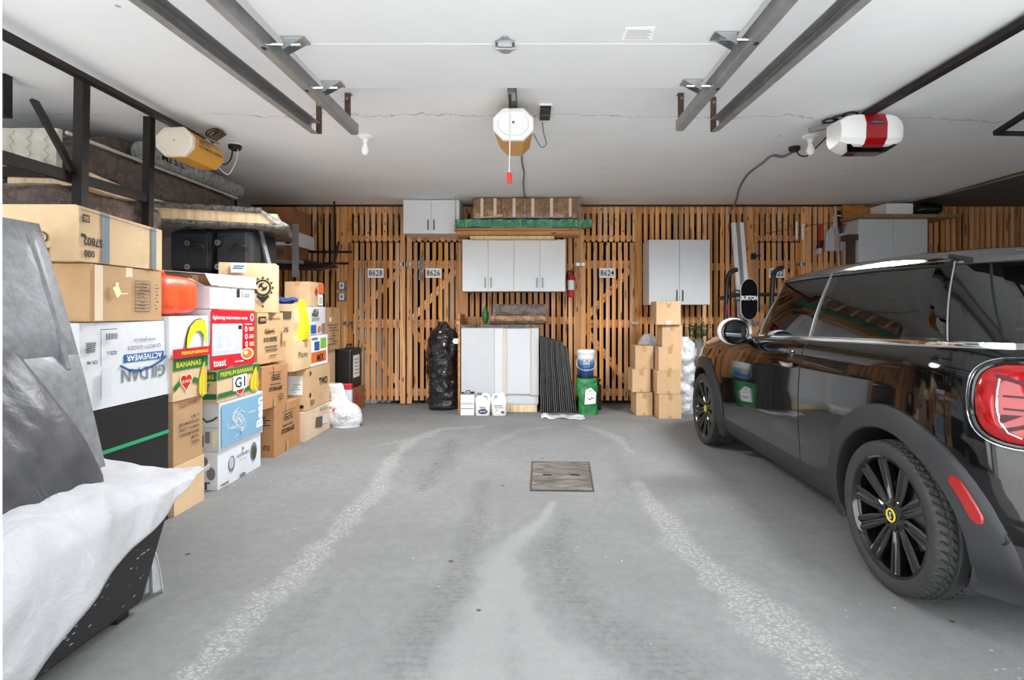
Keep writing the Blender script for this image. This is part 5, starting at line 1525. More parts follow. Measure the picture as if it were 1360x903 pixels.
# corrugated sheets standing beside the base cabinet
mat('bitumen', (84, 82, 79), .75, var=.25, vscale=30, bump=.5, bscale=90)
ORD = 'first second third fourth fifth sixth seventh eighth ninth tenth eleventh twelfth thirteenth fourteenth fifteenth sixteenth seventeenth'.split()
for i in range(17):
    b = MB(); rows = []
    h = .875 - .0045 * i - (.05 if i > 13 else 0); n = 12
    lean = .0 + .0068 * i
    for k in range(n + 1):
        z = h * k / n
        x = -lean * (z / h) ** 1.1 + .0025 * math.sin(k * 1.1 + i * .25)
        rows.append([(x - .006, .012 * (i % 3), z), (x + .006, .012 * (i % 3) + .004 * math.sin(k * 2.5 + i), z), (x + .006, .40, z), (x - .006, .40, z)])
    b.grid(rows, M('bitumen'), False, True); b.add(rows[0], [(0, 1, 2, 3)], M('bitumen')); b.add(rows[-1], [(0, 1, 2, 3)], M('bitumen'))
    tag(b.build('roofing_sheet', None, (.135 + .0255 * i, 6.20 + .006 * math.sin(i * 1.7), .002), (0, 0, .0)), ORD[i] + ' dark corrugated sheet on edge, counting rightward from the base cabinet', 'sheet', 'dark corrugated sheets stacked on edge')

# bottles on the floor
def jug(label, x, y, m, flipx=1, prints=None):
    r = empty('bleach_jug', (x, y, 0)); tag(r, label, 'jug')
    b = MB(); rows = []
    prof = [(.0, .075, .045), (.012, .082, .05), (.13, .082, .05), (.17, .072, .046), (.205, .045, .038), (.225, .028, .026)]
    for z, w_, d_ in prof:
        rows.append([((w_ * (abs(math.cos(a)) ** .5) * (1 if math.cos(a) >= 0 else -1) - .035 * max(0, (z - .13) / .095)) * flipx, d_ * (abs(math.sin(a)) ** .5) * (1 if math.sin(a) >= 0 else -1), z) for a in [2 * PI * k / 24 for k in range(24)]])
    b.grid(rows, M(m), True, True); b.add(rows[0], [tuple(range(24))[::-1]], M(m)); b.add(rows[-1], [tuple(range(24))], M(m)); b.build('body', r, sharp=60)
    b = MB(); b.tube(smoothline([(-.01 * flipx, 0, .215), (.03 * flipx, 0, .235), (.07 * flipx, 0, .215), (.076 * flipx, 0, .16), (.07 * flipx, 0, .12)], 5), .016, M(m), 10); b.build('handle', r)
    b = MB(); b.lathe([(.026, .222), (.026, .25), (.022, .253), (0, .253)], M('white_plastic' if flipx < 0 else 'wire_grey'), 16, Matrix.Translation((-.035 * flipx, 0, 0))); b.build('cap', r)
    p = MB(); draw(p, Face((-.07, -.0515, .01), (.14, 0, 0), (0, 0, .13)), prints); p.build('label_print', r)
jug('white jug with dark blue oval label, left of the green printed one', (641 - VX) * 6.1 / F, 6.1, 'white_plastic', 1, [('ell', .55, .30, .38, .22, 'navy_ink'), ('text', 'BLEACH', .55, .3, .5, 'white_paper', {'bold': .02}), ('line', [(.3, .72), (.8, .66)], .006, 'orange_ink'), ('line', [(.3, .62), (.8, .58)], .006, 'grey_ink')]) if mat('navy_ink', (36, 48, 96), .5) else None
jug('white jug with green lettering at right of the floor bottles', (663 - VX) * 6.1 / F, 6.1, 'white_plastic', -1, [('text', 'Greens', .45, .82, .7, 'green_ink', {'bold': .01, 'ang': .1}), ('ell', .3, .4, .06, .04, 'grey_ink'), ('ell', .8, .24, .14, .1, 'navy_ink'), ('ell', .82, .3, .08, .05, 'red_ink'), ('line', [(.2, .6), (.9, .66)], .005, 'green_ink')])
r = empty('metal_tin', ((621 - VX) * 6.1 / F, 6.12, 0)); tag(r, 'white rectangular tin with black cap standing on the floor', 'tin')
b = MB(); b.box(-.078, .078, -.05, .05, 0, .235, M('white_plastic')); b.build('body', r, bevel=.006)
b = MB(); b.box(-.08, .08, -.052, .052, .235, .245, M('steel_dark')); b.build('rim', r)
b = MB(); b.tube([(-.02, 0, .25), (-.02, 0, .27), (.02, 0, .275), (.03, 0, .25)], .006, M('black_plastic')); b.lathe([(.02, .245), (.02, .262), (0, .264)], M('black_plastic'), 14, Matrix.Translation((.055, 0, 0))); b.lathe([(.014, .245), (.014, .258), (0, .26)], M('black_plastic'), 14, Matrix.Translation((-.055, 0, 0))); b.build('cap', r)
p = MB(); draw(p, Face((-.078, -.0515, 0), (.156, 0, 0), (0, 0, .235)), [('rect', .04, .56, .96, .59, 'grey_ink'), ('rect', .04, .32, .96, .35, 'grey_ink')]); p.build('label_print', r)

# bucket and green bag
def bagf(t, a):
    w_ = .118 - .012 * math.sin(t * 5) - .03 * max(0, t - .75) * 4 * .5
    sg = lambda v, e: (abs(v) ** e) * (1 if v >= 0 else -1)
    return (w_ * sg(math.cos(a), .6) + .02 * (1 - t), .085 * (1 - .25 * t) * sg(math.sin(a), .6), .405 * t)
gbag = lump(bagf, 14, 28, None or film('bag_green', (22, 96, 44), (38, 138, 66), .2, 9.0, .6), 'soil_bag', (.655, 6.18, .002), 'upright green plastic bag with white label below blue bucket', 'bag', disp=.012, sc=10)
b = MB(); draw(b, Face((-.03, -.098, .12), (.13, 0, 0), (0, .012, .19)), [('poly', [(0, .0), (.95, .06), (1, .7), (.55, 1), (.1, .85)], 'white_paper'), ('line', [(.3, .35), (.5, .28), (.6, .4), (.8, .36)], .010, 'black_ink'), ('line', [(.2, .65), (.8, .6)], .006, 'grey_ink'), ('ell', .5, .8, .12, .06, 'lime_ink')]); b.build('printed_label', gbag)
bk = empty('bucket', (.66, 6.28, .412)); tag(bk, 'blue plastic bucket with white lid above the green bag', 'bucket')
def grad_blue():
    k = NT('bucket_blue'); o = k.obj(); s_ = k.n('ShaderNodeSeparateXYZ'); k.l(o, s_.inputs[0])
    f = k.math('ADD', s_.outputs[2], k.math('MULTIPLY', k.noise(o, 12, 4), .08))
    k.l(k.ramp(k.math('MULTIPLY', f, 2.8), [(.15, lin((18, 40, 84))), (.5, lin((40, 104, 160))), (.68, lin((120, 170, 200))), (.74, lin((232, 236, 238)))]), k.b.inputs['Base Color']); k.b.inputs['Roughness'].default_value = .35
    return k.m
b = MB(); b.lathe([(.078, 0), (.082, .004), (.10, .27), (.103, .272), (.103, .285)], grad_blue(), 32); b.build('pail', bk)
b = MB(); b.lathe([(.104, .27), (.107, .275), (.107, .30), (.102, .306), (.094, .306), (.092, .318), (0, .32)], M('white_plastic'), 32); b.build('lid', bk)
b = MB(); b.tube(smoothline([(-.106, 0, .22), (-.10, -.06, .12), (0, -.12, .085), (.10, -.06, .12), (.106, 0, .22)], 6), .003, M('wire_white'), 6); b.build('bail_handle', bk)
p = MB(); draw(p, Face((-.05, -.1015, .09), (.1, 0, 0), (0, -.012, .17)), [('ell', .5, .62, .4, .1, 'cream_ink'), ('ell', .5, .62, .25, .07, 'orange_ink'), ('text', 'POOL', .5, .42, .8, 'white_paper', {'bold': .02}), ('text', 'SHOCK', .5, .22, .7, 'sky_ink', {'bold': .02}), ('text', 'SALT PRO', .5, .04, .5, 'white_paper')]); p.build('label_print', bk)
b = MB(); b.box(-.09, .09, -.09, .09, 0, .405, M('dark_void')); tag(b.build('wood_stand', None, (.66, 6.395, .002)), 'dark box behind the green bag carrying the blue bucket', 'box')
lump(lambda t, a: (.06 * math.sin(PI * min(.95, .1 + t * .85)) * math.cos(a), .06 * math.sin(PI * min(.95, .1 + t * .85)) * math.sin(a), .10 * t), 8, 16, M('bag_black'), 'crumpled_bag', (.79, 6.42, .30), 'small crumpled black bag beside the blue bucket', 'bag', disp=.03, sc=22)
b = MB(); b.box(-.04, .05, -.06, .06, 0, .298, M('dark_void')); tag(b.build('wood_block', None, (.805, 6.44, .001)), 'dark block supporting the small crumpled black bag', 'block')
b = MB(); rows = []
for j in range(7):
    row = []
    for i in range(25):
        t = i / 24; x = .13 + (.61 - .13) * t; y = 5.90 + .22 * j / 6 + .02 * math.sin(i * .8) - .05 * t
        row.append((x, y, .004 + .028 * max(0, noise.noise(Vector((x * 9, y * 12, 1)))) + .03 * math.exp(-((t - .12) / .1) ** 2) * math.sin(PI * j / 6)))
    rows.append(row)
b.grid(rows, M('bag_white'), True); o = b.build('plastic_sheet'); sd = o.modifiers.new('film', 'SOLIDIFY'); sd.thickness = .003
tag(o, 'crumpled white plastic sheet on floor before corrugated sheets', 'sheet')

# tall black garbage bag
def gbg(t, a):
    prof = [(0, .165), (.06, .185), (.3, .17), (.5, .175), (.7, .18), (.82, .175), (.9, .13), (.95, .075), (1, .04)]
    for (a0, w0), (a1, w1) in zip(prof[:-1], prof[1:]):
        if t <= a1: w_ = w0 + (w1 - w0) * (t - a0) / (a1 - a0); break
    return (w_ * math.cos(a) + .012 * math.sin(t * 9), .8 * w_ * math.sin(a), 1.05 * t)
lump(gbg, 60, 56, M('bag_black'), 'garbage_bag', (-1.045, 6.5, .002), 'tall stuffed black garbage bag standing before the lockers', 'bag', disp=.05, sc=13, seed=2)

# fire extinguisher at the right of the long cabinet
fe = empty('fire_extinguisher', (.515, 6.66, 1.35)); tag(fe, 'small red and white fire extinguisher hanging beside the long cabinet', 'extinguisher')
b = MB(); b.lathe([(.03, 0), (.042, .01), (.042, .24), (.03, .275), (.015, .285), (.015, .30)], M('red_ink'), 20); b.build('cylinder', fe)
b = MB(); b.lathe([(.043, .09), (.043, .21)], M('white_paper'), 20, caps=False); b.build('paper_label', fe)
b = MB(); b.box(-.02, .02, -.02, .02, .30, .335, M('black_plastic')); b.bar((0, 0, .335), (.06, -.01, .365), .02, .008, M('black_plastic')); b.bar((0, 0, .32), (.06, -.01, .325), .02, .008, M('black_plastic')); b.build('valve', fe)
b = MB(); b.tube(smoothline([(-.01, -.01, .32), (-.05, -.02, .30), (-.055, -.02, .2), (-.046, -.02, .1)], 5), .008, M('black_plastic')); b.build('hose', fe)

# ------------------------------------------------------------------ small carton stacks
def small(label, px0, px1, py0, py1, yf, d=.28, skew=0.0, clear=False):
    a, c = P(px0, py1, yf), P(px1, py0, yf)
    pr = {'F': [('rect', .42, .86, .56, 1.0, 'tape'), ('rect', .42, 0, .56, .12, 'tape')]}
    if clear: pr = {'F': [('rect', .40, .0, .58, .16, 'white_paper'), ('rect', .46, .92, .54, 1, 'tape_clear')]}
    return carton(label, a.x, c.x, yf, yf + d, max(a.z, 0), c.z, 'card', skew, pr, tape='tape', bulge=.002)
Y1 = 5.9
sbx = [('bottom small carton of the five high stack', 875, 905, 523.4, 556, Y1, .01), ('second carton from the floor in the five high stack', 873, 904, 492.2, 523, Y1, -.01),
       ('middle carton of the five high stack', 875, 905, 461.2, 492, Y1, .0), ('fourth carton up in the five high stack, right shifted', 880, 906, 431.2, 461, Y1 + .02, -.02)]
for lb, a, c, y0_, y1_, yf_, rz_ in sbx: small(lb, a, c, y0_, y1_, yf_, .27, rz_)
small('top carton of the five high stack, below the grey cabinet', 871.5, 904, 400.3, 431, Y1 - .02, .26, .01, True)
small('bottom small carton of the three high stack', 845, 866.5, 521, 551.5, 6.08, .32, .0)
small('middle small carton of the three high stack', 839.5, 863.5, 490.3, 520.6, 6.07, .24, .02)
small('top small carton of the three high stack', 844, 868, 459.5, 490, 6.08, .26, -.01)
# white plastic bags behind
def wb1(t, a):
    prof = [(0, .10), (.08, .12), (.3, .10), (.32, .09), (.55, .10), (.6, .10), (.85, .115), (.95, .09), (1, .03)]
    for (a0, w0), (a1, w1) in zip(prof[:-1], prof[1:]):
        if t <= a1: w_ = w0 + (w1 - w0) * (t - a0) / (a1 - a0); break
    return (w_ * math.cos(a), w_ * .9 * math.sin(a), .88 * t)
lump(wb1, 44, 36, M('bag_white'), 'plastic_bag', (1.80, 6.22, .002), 'tall white plastic bag squeezed behind the five high stack', 'bag', disp=.075, sc=11, seed=5)
lump(lambda t, a: (.19 * math.sqrt(max(.02, 1 - t ** 4)) * math.cos(a), .13 * math.sqrt(max(.02, 1 - t ** 4)) * math.sin(a), .90 * t), 24, 28, M('bag_white'), 'plastic_bag', (1.46, 6.60, .002), 'white plastic bag peeking out behind the three high stack', 'bag', disp=.03, sc=9, seed=9)
# evergreen garland
mat('needle', (34, 62, 34), .7, var=.3)
b = MB(); rn = random.Random(8)
for i in range(420):
    c = Vector((rn.gauss(0, .07), rn.gauss(0, .07), .10 + rn.gauss(0, .055)))
    d = Vector((rn.gauss(0, 1), rn.gauss(0, 1), rn.gauss(.2, 1))).normalized() * .05
    s_ = d.orthogonal().normalized() * .006
    b.add([c - s_, c + s_, c + d], [(0, 1, 2)], M('needle'))
gl = b.build('garland', None, (1.98, 6.3, .85)); tag(gl, 'dark green artificial evergreen behind the front of the car', 'garland')
gs = MB(); gs.lathe([(.055, 0), (.06, .8), (.065, .84), (.04, .85)], M('wire_grey'), 20); gp = gs.build('planter', None, (1.98, 6.3, .002)); tag(gp, 'grey tall planter behind car carrying the evergreen', 'planter')

# ------------------------------------------------------------------ things on the lockers at the right
YB = 6.70
def at(px, py, y=YB): return P(px, py, y)
b = MB()
for i, dx in enumerate((-.055, 0.0, .055)):
    A, B = at(979 - dx * 0, 296, 6.72), at(992, 440, 6.5)
    off = Vector((dx * .9, 0, 0))
    b.bar(A + off, Vector((B.x, B.y, .0)) + off + Vector((.05, 0, 0)), .05, .035, M('white_plastic' if i != 1 else 'steel'))
tag(b.build('downpipe_bundle'), 'bundle of long silver white gutter lengths leaning upright', 'gutter')
br = empty('bike_rack', (2.85, 6.4, 1.0)); tag(br, 'black tube bike rack standing behind the car hood', 'rack')
def brb(name, pts, r=.02, m='black_plastic'):
    b = MB(); b.tube([Vector(p) - br.location for p in pts], r, M(m), 10); return b.build(name, br)
brb('arm', smoothline([at(979, 358, 6.35), at(970, 362, 6.35), at(966, 374, 6.38), at(964.5, 400, 6.4), at(964, 440, 6.4), Vector((at(964, 440, 6.4).x, 6.4, .01))], 6), .027)
brb('arm', smoothline([at(1040, 355, 6.35), at(1031, 359, 6.35), at(1027, 368, 6.38), at(1025, 400, 6.4), at(1025, 440, 6.4), Vector((at(1025, 440, 6.4).x, 6.4, .01))], 6), .027)
brb('cross_bar', [at(954, 397, 6.42), at(975, 392, 6.42), at(1020, 391, 6.42), at(1032, 391, 6.42)], .022)
brb('strap', smoothline([at(968, 396, 6.40), at(976, 386, 6.38), at(984, 388, 6.4), at(983, 398, 6.4), at(975, 399, 6.4)], 4), .008, 'black_metal')
brb('strap', [at(967, 425, 6.40), at(966, 405, 6.38)], .012, 'red_ink')
sn = empty('oblong_board', (at(995.5, 398, 6.38).x, 6.392, 1.075)); tag(sn, 'black oblong board with white lettering fixed on the bike rack', 'board')
b = MB()
prof = []
hw, ht = .098, .485
for k in range(13): a = PI * k / 12; prof.append((hw * math.cos(a), ht - .13 + .13 * math.sin(a)))
for k in range(13): a = PI + PI * k / 12; prof.append((hw * math.cos(a), .13 + .13 * math.sin(a)))
b.prism(prof, -.006, .006, M('black_gloss'), Matrix.Rotation(PI / 2, 4, 'X')); b.build('deck', sn)
b = MB(); b.tube([(x, -.0, z) for x, z in prof], .006, M('tape_light'), 6, True); b.build('edge', sn)
p = MB(); draw(p, Face((-.1, -.0075, .20), (.2, 0, 0), (0, 0, .12)), [('text', 'BURTON', .5, .5, .95, 'white_paper', {'bold': .03, 'h': .45})]); p.build('lettering', sn)
def simple(name, label, cat, fn):
    b = MB(); fn(b); o = b.build(name); tag(o, label, cat); return o
simple('broom', 'broom handle of pale wood hanging near the dustpan', 'broom', lambda b: (b.tube([at(1109, 274, 6.72), at(1114, 348, 6.70), Vector((at(1116, 400, 6.68).x, 6.66, .35))], .014, M('pale_plank'), 8), b.box(at(1116, 400, 6.68).x - .14, at(1116, 400, 6.68).x + .14, 6.62, 6.70, .0, .35, M('red_ink'))))
dp = empty('dustpan', at(1107, 316, 6.79)); tag(dp, 'grey dustpan hanging on the lockers by its handle', 'dustpan')
b = MB(); b.prism([(-.10, -.165), (.10, -.165), (.095, .06), (.05, .12), (-.05, .12), (-.095, .06)], .0, .01, M('tape_light'), Matrix.Rotation(PI / 2, 4, 'X')); b.tube([(-.1, -.012, -.165), (-.095, -.03, .06), (-.05, -.035, .12), (.05, -.035, .12), (.095, -.03, .06), (.1, -.012, -.165)], .014, M('tape_light'), 8); b.build('pan', dp, sharp=40)
b = MB(); b.tube([(0, -.02, .12), (0, -.02, .27)], .014, M('white_plastic'), 8); b.build('handle', dp)
hb = empty('hand_brush', at(1088, 320, 6.79)); tag(hb, 'black and red hand brush with pale bristles on the lockers', 'brush')
b = MB(); b.bar((0, -.02, -.02), (.0, -.02, .2), .035, .025, M('red_ink')); b.bar((-.02, -.02, -.1), (.01, -.02, .0), .09, .04, M('black_plastic')); b.build('handle', hb, bevel=.006)
b = MB(); b.bar((-.05, -.02, -.165), (-.01, -.02, -.105), .12, .05, M('quilt')); b.build('bristles', hb, bevel=.01)
for i, (px, a, c) in enumerate(((1058, 294, 318), (1066, 298, 318))):
    simple('paint_stick', ('left taller' if i == 0 else 'right shorter') + ' white stick hanging on the lockers above the car', 'stick', lambda b: (b.bar(at(px, a, 6.73), at(px, c, 6.73), .022, .008, M('white_paper')), b.box(at(px - 1, a, 6.73).x, at(px + 3 * i, a, 6.73).x, 6.725, 6.735, at(px, a + 2.2, 6.73).z, at(px, a, 6.73).z, M('white_paper'))))
simple('scraper', 'black and blue scraper hanging at the right of the broom', 'tool', lambda b: (b.bar(at(1114, 280, 6.7), at(1116, 300, 6.7), .035, .02, M('black_plastic')), b.bar(at(1116, 300, 6.7), at(1117, 310, 6.7), .03, .02, M('navy_ink')), b.bar(at(1112, 286, 6.69), at(1117, 287, 6.69), .012, .012, M('white_paper'))))
simple('clothes_line', 'thin wire strung slanting along the lockers above the car', 'wire', lambda b: b.tube([at(1017, 310, 6.74), at(1075, 299, 6.74), at(1107, 296, 6.74)], .004, M('rust_brown'), 6))
simple('coat_hook', 'dark metal hook knob on the locker post behind the car', 'hook', lambda b: (b.box(at(1001, 344, 6.7).x, at(1004, 344, 6.7).x, 6.70, 6.79, at(1002, 344, 6.7).z, at(1002, 336, 6.7).z, M('black_metal')), b.tube([at(1003, 340, 6.7), at(1010, 339, 6.69)], .010, M('black_metal'), 8)))
simple('t_bracket', 'brown T shaped bracket on the side of the dim grey cabinet', 'bracket', lambda b: (b.box(3.86, 3.94, 6.50, 6.56, 1.30, 2.03, M('rust_brown')), b.box(3.82, 3.945, 6.44, 6.60, 2.03, 2.10, M('rust_brown'))))
# orange faced plywood panel by the ceiling at the right
simple('plywood_panel', 'orange brown plywood panel above the dim grey cabinet', 'panel', lambda b: b.box(3.92, 4.66, 6.72, 6.76, 2.25, 2.50, M('cedar_rail')))
# pale things seen inside the lockers through the gaps
def stored(name, label, cat, x0, x1, z0, z1, y, m, d=.3):
    b = MB(); b.box(x0, x1, y, y + d, z0, z1, M(m)); o = b.build(name, bevel=.01); tag(o, label, cat); return o
mat('bin_grey', (150, 150, 148), .5)
stored('storage_bin', 'grey bin inside the first locker seen between slats', 'bin', wx(478) , wx(517), .002, 1.08, 6.9, 'bin_grey', .4)
for px, z0, z1 in ((478, 1.25, 1.80), (486, 1.25, 1.80), (494, 1.32, 1.62)):
    stored('plastic_pipe', {478: 'leftmost', 486: 'middle', 494: 'shorter rightmost'}[px] + ' white strip inside the first locker behind its slats', 'pipe', wx(px) - .03, wx(px) + .03, .0, z1, 6.855, 'white_plastic', .04)['group'] = 'white strips inside the first locker'
stored('storage_bin', 'pale stack inside the second locker seen between slats', 'bin', wx(585), wx(612), .002, 1.68, 6.95, 'bin_grey', .3)
stored('plastic_pipe', 'thin white strip inside the second locker behind its slats', 'pipe', wx(576) - .012, wx(576) + .012, .0, 1.5, 6.88, 'white_plastic', .03)
for i, (px, py) in enumerate(((557, 348), (574, 340))):
    pass
simple('hand_saw', 'old grey strip tool hanging on the second locker door', 'tool', lambda b: (b.bar(at(560, 338, 6.786), at(558, 372, 6.786), .04, .006, M('wire_grey')), b.bar(at(549, 367, 6.786), at(556, 355, 6.786), .008, .006, M('quilt')), b.bar(at(559, 361, 6.786), at(570, 352, 6.786), .008, .006, M('quilt'))))
# iron cover plate in the floor
c = [G(705, 652), G(788, 653), G(782, 615), G(707, 614)]
def iron():
    k = NT('iron_plate'); o = k.obj(); n = k.noise(o, 9.0, 5, .7)
    mp = k.n('ShaderNodeMapping'); k.l(o, mp.inputs[0]); mp.inputs['Scale'].default_value = (3, 9, 1)
    n2 = k.noise(mp.outputs[0], 1.6, 4, .6, .6)
    k.l(k.ramp(n2, [(.35, lin((66, 60, 55))), (.5, lin((100, 94, 88))), (.66, lin((126, 122, 116)))]), k.b.inputs['Base Color']); k.b.inputs['Roughness'].default_value = .75
    k.bump(n2, .8, .01); return k.m
im = iron()
ctr = (c[0] + c[1] + c[2] + c[3]) / 4
b = MB(); q = [p - ctr for p in c]; q2 = [Vector((p.x, p.y, .006)) for p in q]
b.hexa(q + q2, im); fp = b.build('floor_cover', None, ctr); tag(fp, 'rusty rectangular iron cover plate set in the concrete floor', 'cover')
b = MB(); b.tube([Vector((p.x, p.y, .003)) for p in q], .007, M('rust_brown'), 6, True); b.build('rim', fp)
for sx in (-.1, .1):
    b = MB(); b.box(sx - .03, sx + .03, -.012, .012, .006, .008, M('black_hole')); b.build('lift_slot', fp)
b = MB()
rn = random.Random(21)
# ------------------------------------------------------------------ black three door hatchback
car = empty('car', (2.365, 1.695, 0), (0, 0, -.0128)); tag(car, 'glossy black three door hatchback parked on the concrete floor', 'car')
mat('car_paint', (8, 8, 9), .07, coat=.7, spec=.3)
mat('car_plastic', (38, 38, 40), .55, bump=.08, bscale=300)
mat('tyre', (52, 52, 52), .7, var=.2, vscale=20)
mat('rim_black', (14, 14, 14), .16, coat=.8)
mat('lamp_red', (158, 8, 14), .12, coat=.6, var=.2, vscale=20)
mat('lamp_dark', (60, 3, 6), .5)
mat('marker', (150, 22, 20), .3, coat=.5)
mat('seat_cloth', (54, 54, 56), .8)
mat('mirror_glass', (200, 204, 208), .03, 1.0)
def tinted(name, tint, refl=.16):
    k = NT(name); t = k.t
    tr = k.n('ShaderNodeBsdfTransparent'); tr.inputs[0].default_value = tint
    gl = k.n('ShaderNodeBsdfGlossy'); gl.inputs['Roughness'].default_value = .02; gl.inputs[0].default_value = (1, 1, 1, 1)
    fr = k.n('ShaderNodeFresnel'); fr.inputs[0].default_value = 1.5
    mx = k.n('ShaderNodeMixShader')
    k.l(k.math('MULTIPLY_ADD', fr.outputs[0], 1.0, refl - .04, clamp=True), mx.inputs[0])
    k.l(tr.outputs[0], mx.inputs[1]); k.l(gl.outputs[0], mx.inputs[2]); k.l(mx.outputs[0], k.out.inputs[0])
    MATS[name] = k.m
tinted('car_glass', (.30, .31, .31, 1), .07)
def pl(tab, v):
    if v <= tab[0][0]: return tab[0][1]
    for (a, x), (b_, y) in zip(tab[:-1], tab[1:]):
        if v <= b_: return x + (y - x) * (v - a) / (b_ - a)
    return tab[-1][1]
ZB = .20; NE = 2.3
TOP = [(0, 1.055), (.3, 1.055), (2.4, .992), (2.8, .972), (3.2, .93), (3.55, .85), (3.8, .72), (3.9, .66)]
WT = [(0, .80), (.05, .83), (.12, .845), (.4, .858), (.6, .860), (.78, .852), (.9, .836), (.96, .815), (1, .785)]
S0 = [(0, .10), (.1, .04), (.3, 0), (.5, 0), (.7, .02), (.9, .06), (1, .10)]
S1 = [(0, 3.72), (.15, 3.79), (.3, 3.82), (.6, 3.80), (.8, 3.73), (1, 3.55)]
RX, FX, SC0, SC1 = .34, .60, .50, 3.05
def plan(s, t):
    w = pl(WT, t); s0 = pl(S0, t); s1 = pl(S1, t)
    if s < SC0:
        u = min(1, (SC0 - s) / (SC0 - s0)); return w - RX + RX * max(0, 1 - u ** NE) ** (1 / NE)
    if s > SC1:
        u = min(1, (s - SC1) / (s1 - SC1)); return w - FX + FX * max(0, 1 - u ** NE) ** (1 / NE)
    return w
def surf_x(s, z):
    t = max(0, min(1, (z - ZB) / (pl(TOP, s) - ZB))); return plan(s, t)
side = sorted(set([round(SC0 + .025 * i, 4) for i in range(int((SC1 - SC0) / .025) + 1)] + [1.335, 1.347, 2.545, 2.557]))
NC = 16
U = [('r', i / 6) for i in range(6)] + [('rc', i * 90 / NC) for i in range(NC)] + [('s', s) for s in side] + [('fc', 90 - i * 90 / NC) for i in range(1, NC + 1)] + [('f', i / 6) for i in range(5, -1, -1)]
def upt(u, w, s0, s1, rx, fx, sc0, sc1):
    k, v = u
    if k == 'r': return (w - rx) * v, s0
    if k == 'f': return (w - fx) * v, s1
    if k == 's': return w, v
    th = math.radians(v)
    if k == 'rc': return w - rx + rx * math.sin(th) ** (2 / NE), sc0 - (sc0 - s0) * math.cos(th) ** (2 / NE)
    return w - fx + fx * math.sin(th) ** (2 / NE), sc1 + (s1 - sc1) * math.cos(th) ** (2 / NE)
AX = (.57, 3.065); ZH = .315; RA = .372
NK = 36
grid_ = []
for k in range(NK + 1):
    t = k / NK; row = []
    for u in U:
        x, s = upt(u, pl(WT, t), pl(S0, t), pl(S1, t), RX, FX, SC0, SC1)
        row.append(Vector((-x, s, ZB + (pl(TOP, s) - ZB) * t)))
    grid_.append(row)
def arch(p):
    for a in AX:
        if math.hypot(p.y - a, p.z - ZH) < RA: return a
    return None
ins = [[arch(p) for p in r] for r in grid_]
parts = {}
def pmb(n):
    if n not in parts: parts[n] = MB()
    return parts[n]
def emit(bmap, mirror):
    for (name, m), faces in bmap.items():
        b = pmb(name)
        for f in faces:
            q = [Vector((-p.x, p.y, p.z)) if mirror else p for p in f]
            b.add(q[::-1] if mirror else q, [(0, 1, 2, 3)], m, True)
bm_ = {}
for k in range(NK):
    for j in range(len(U) - 1):
        ids = [(k, j), (k, j + 1), (k + 1, j + 1), (k + 1, j)]
        fl = [ins[a][c] for a, c in ids]
        if all(f is not None for f in fl): continue
        ps = []
        for (a, c), f in zip(ids, fl):
            p = grid_[a][c].copy()
            if f is not None:
                d = Vector((p.y - f, p.z - ZH)).normalized() * RA; p.y = f + d.x; p.z = ZH + d.y
            ps.append(p)
        c_ = sum(ps, Vector()) / 4
        su = U[j][1] if U[j][0] == 's' else None
        nm, m = ('front_fender' if c_.y > 1.94 else 'rear_body'), M('car_paint')
        if su in (1.335, 2.545) and c_.z > .33: nm, m = 'panel_gap', M('black_hole')
        elif su is not None and 1.346 < su < 2.545 and c_.z > .335: nm = 'door'
        if c_.z < .33 and nm in ('front_fender', 'rear_body'): nm, m = 'sill', M('car_plastic')
        elif su is not None and 1.336 < su < 2.5 and .33 < c_.z < .337: pass
        if (c_.y < .4 and c_.z < .40): nm, m = 'sill', M('car_plastic')
        bm_.setdefault((nm, m), []).append(ps)
doorL = {k: v for k, v in bm_.items() if k[0] == 'door'}; rest = {k: v for k, v in bm_.items() if k[0] != 'door'}
emit(rest, False); emit(rest, True)
emit({('door', M('car_paint')): doorL[('door', M('car_paint'))]}, False)
parts['door_right'] = MB()
for f in doorL[('door', M('car_paint'))]:
    parts['door_right'].add([Vector((-p.x, p.y, p.z)) for p in f][::-1], [(0, 1, 2, 3)], M('car_paint'), True)
# hood and shoulder cap
capm = pmb('hood'); prev = [Vector(p) for p in grid_[-1]]
rows = [[Vector((p.x * (1 - q), p.y + (1.9 - p.y) * q * .12, p.z + .035 * (1 - (1 - q) ** 2))) for p in prev] for q in [i / 8 for i in range(9)]]
for mir in (1, -1):
    capm.grid([[Vector((p.x * mir, p.y, p.z)) for p in r] for r in rows], M('car_paint'), True)
und = pmb('underbody')
und.grid([[Vector((p.x * f, p.y, ZB + .002)) for p in grid_[0]] for f in (1, 0, -1)], M('car_plastic'), False)
def weld(me, d=.0004):
    bm = bmesh.new(); bm.from_mesh(me); bmesh.ops.remove_doubles(bm, verts=bm.verts, dist=d)
    bmesh.ops.recalc_face_normals(bm, faces=bm.faces); bm.to_mesh(me); bm.free()
    me.set_sharp_from_angle(angle=math.radians(50))
door_o = None
for n, b in parts.items():
    o = b.build('door' if n == 'door_right' else n, car, fix=False)
    weld(o.data)
    if n == 'door': door_o = o
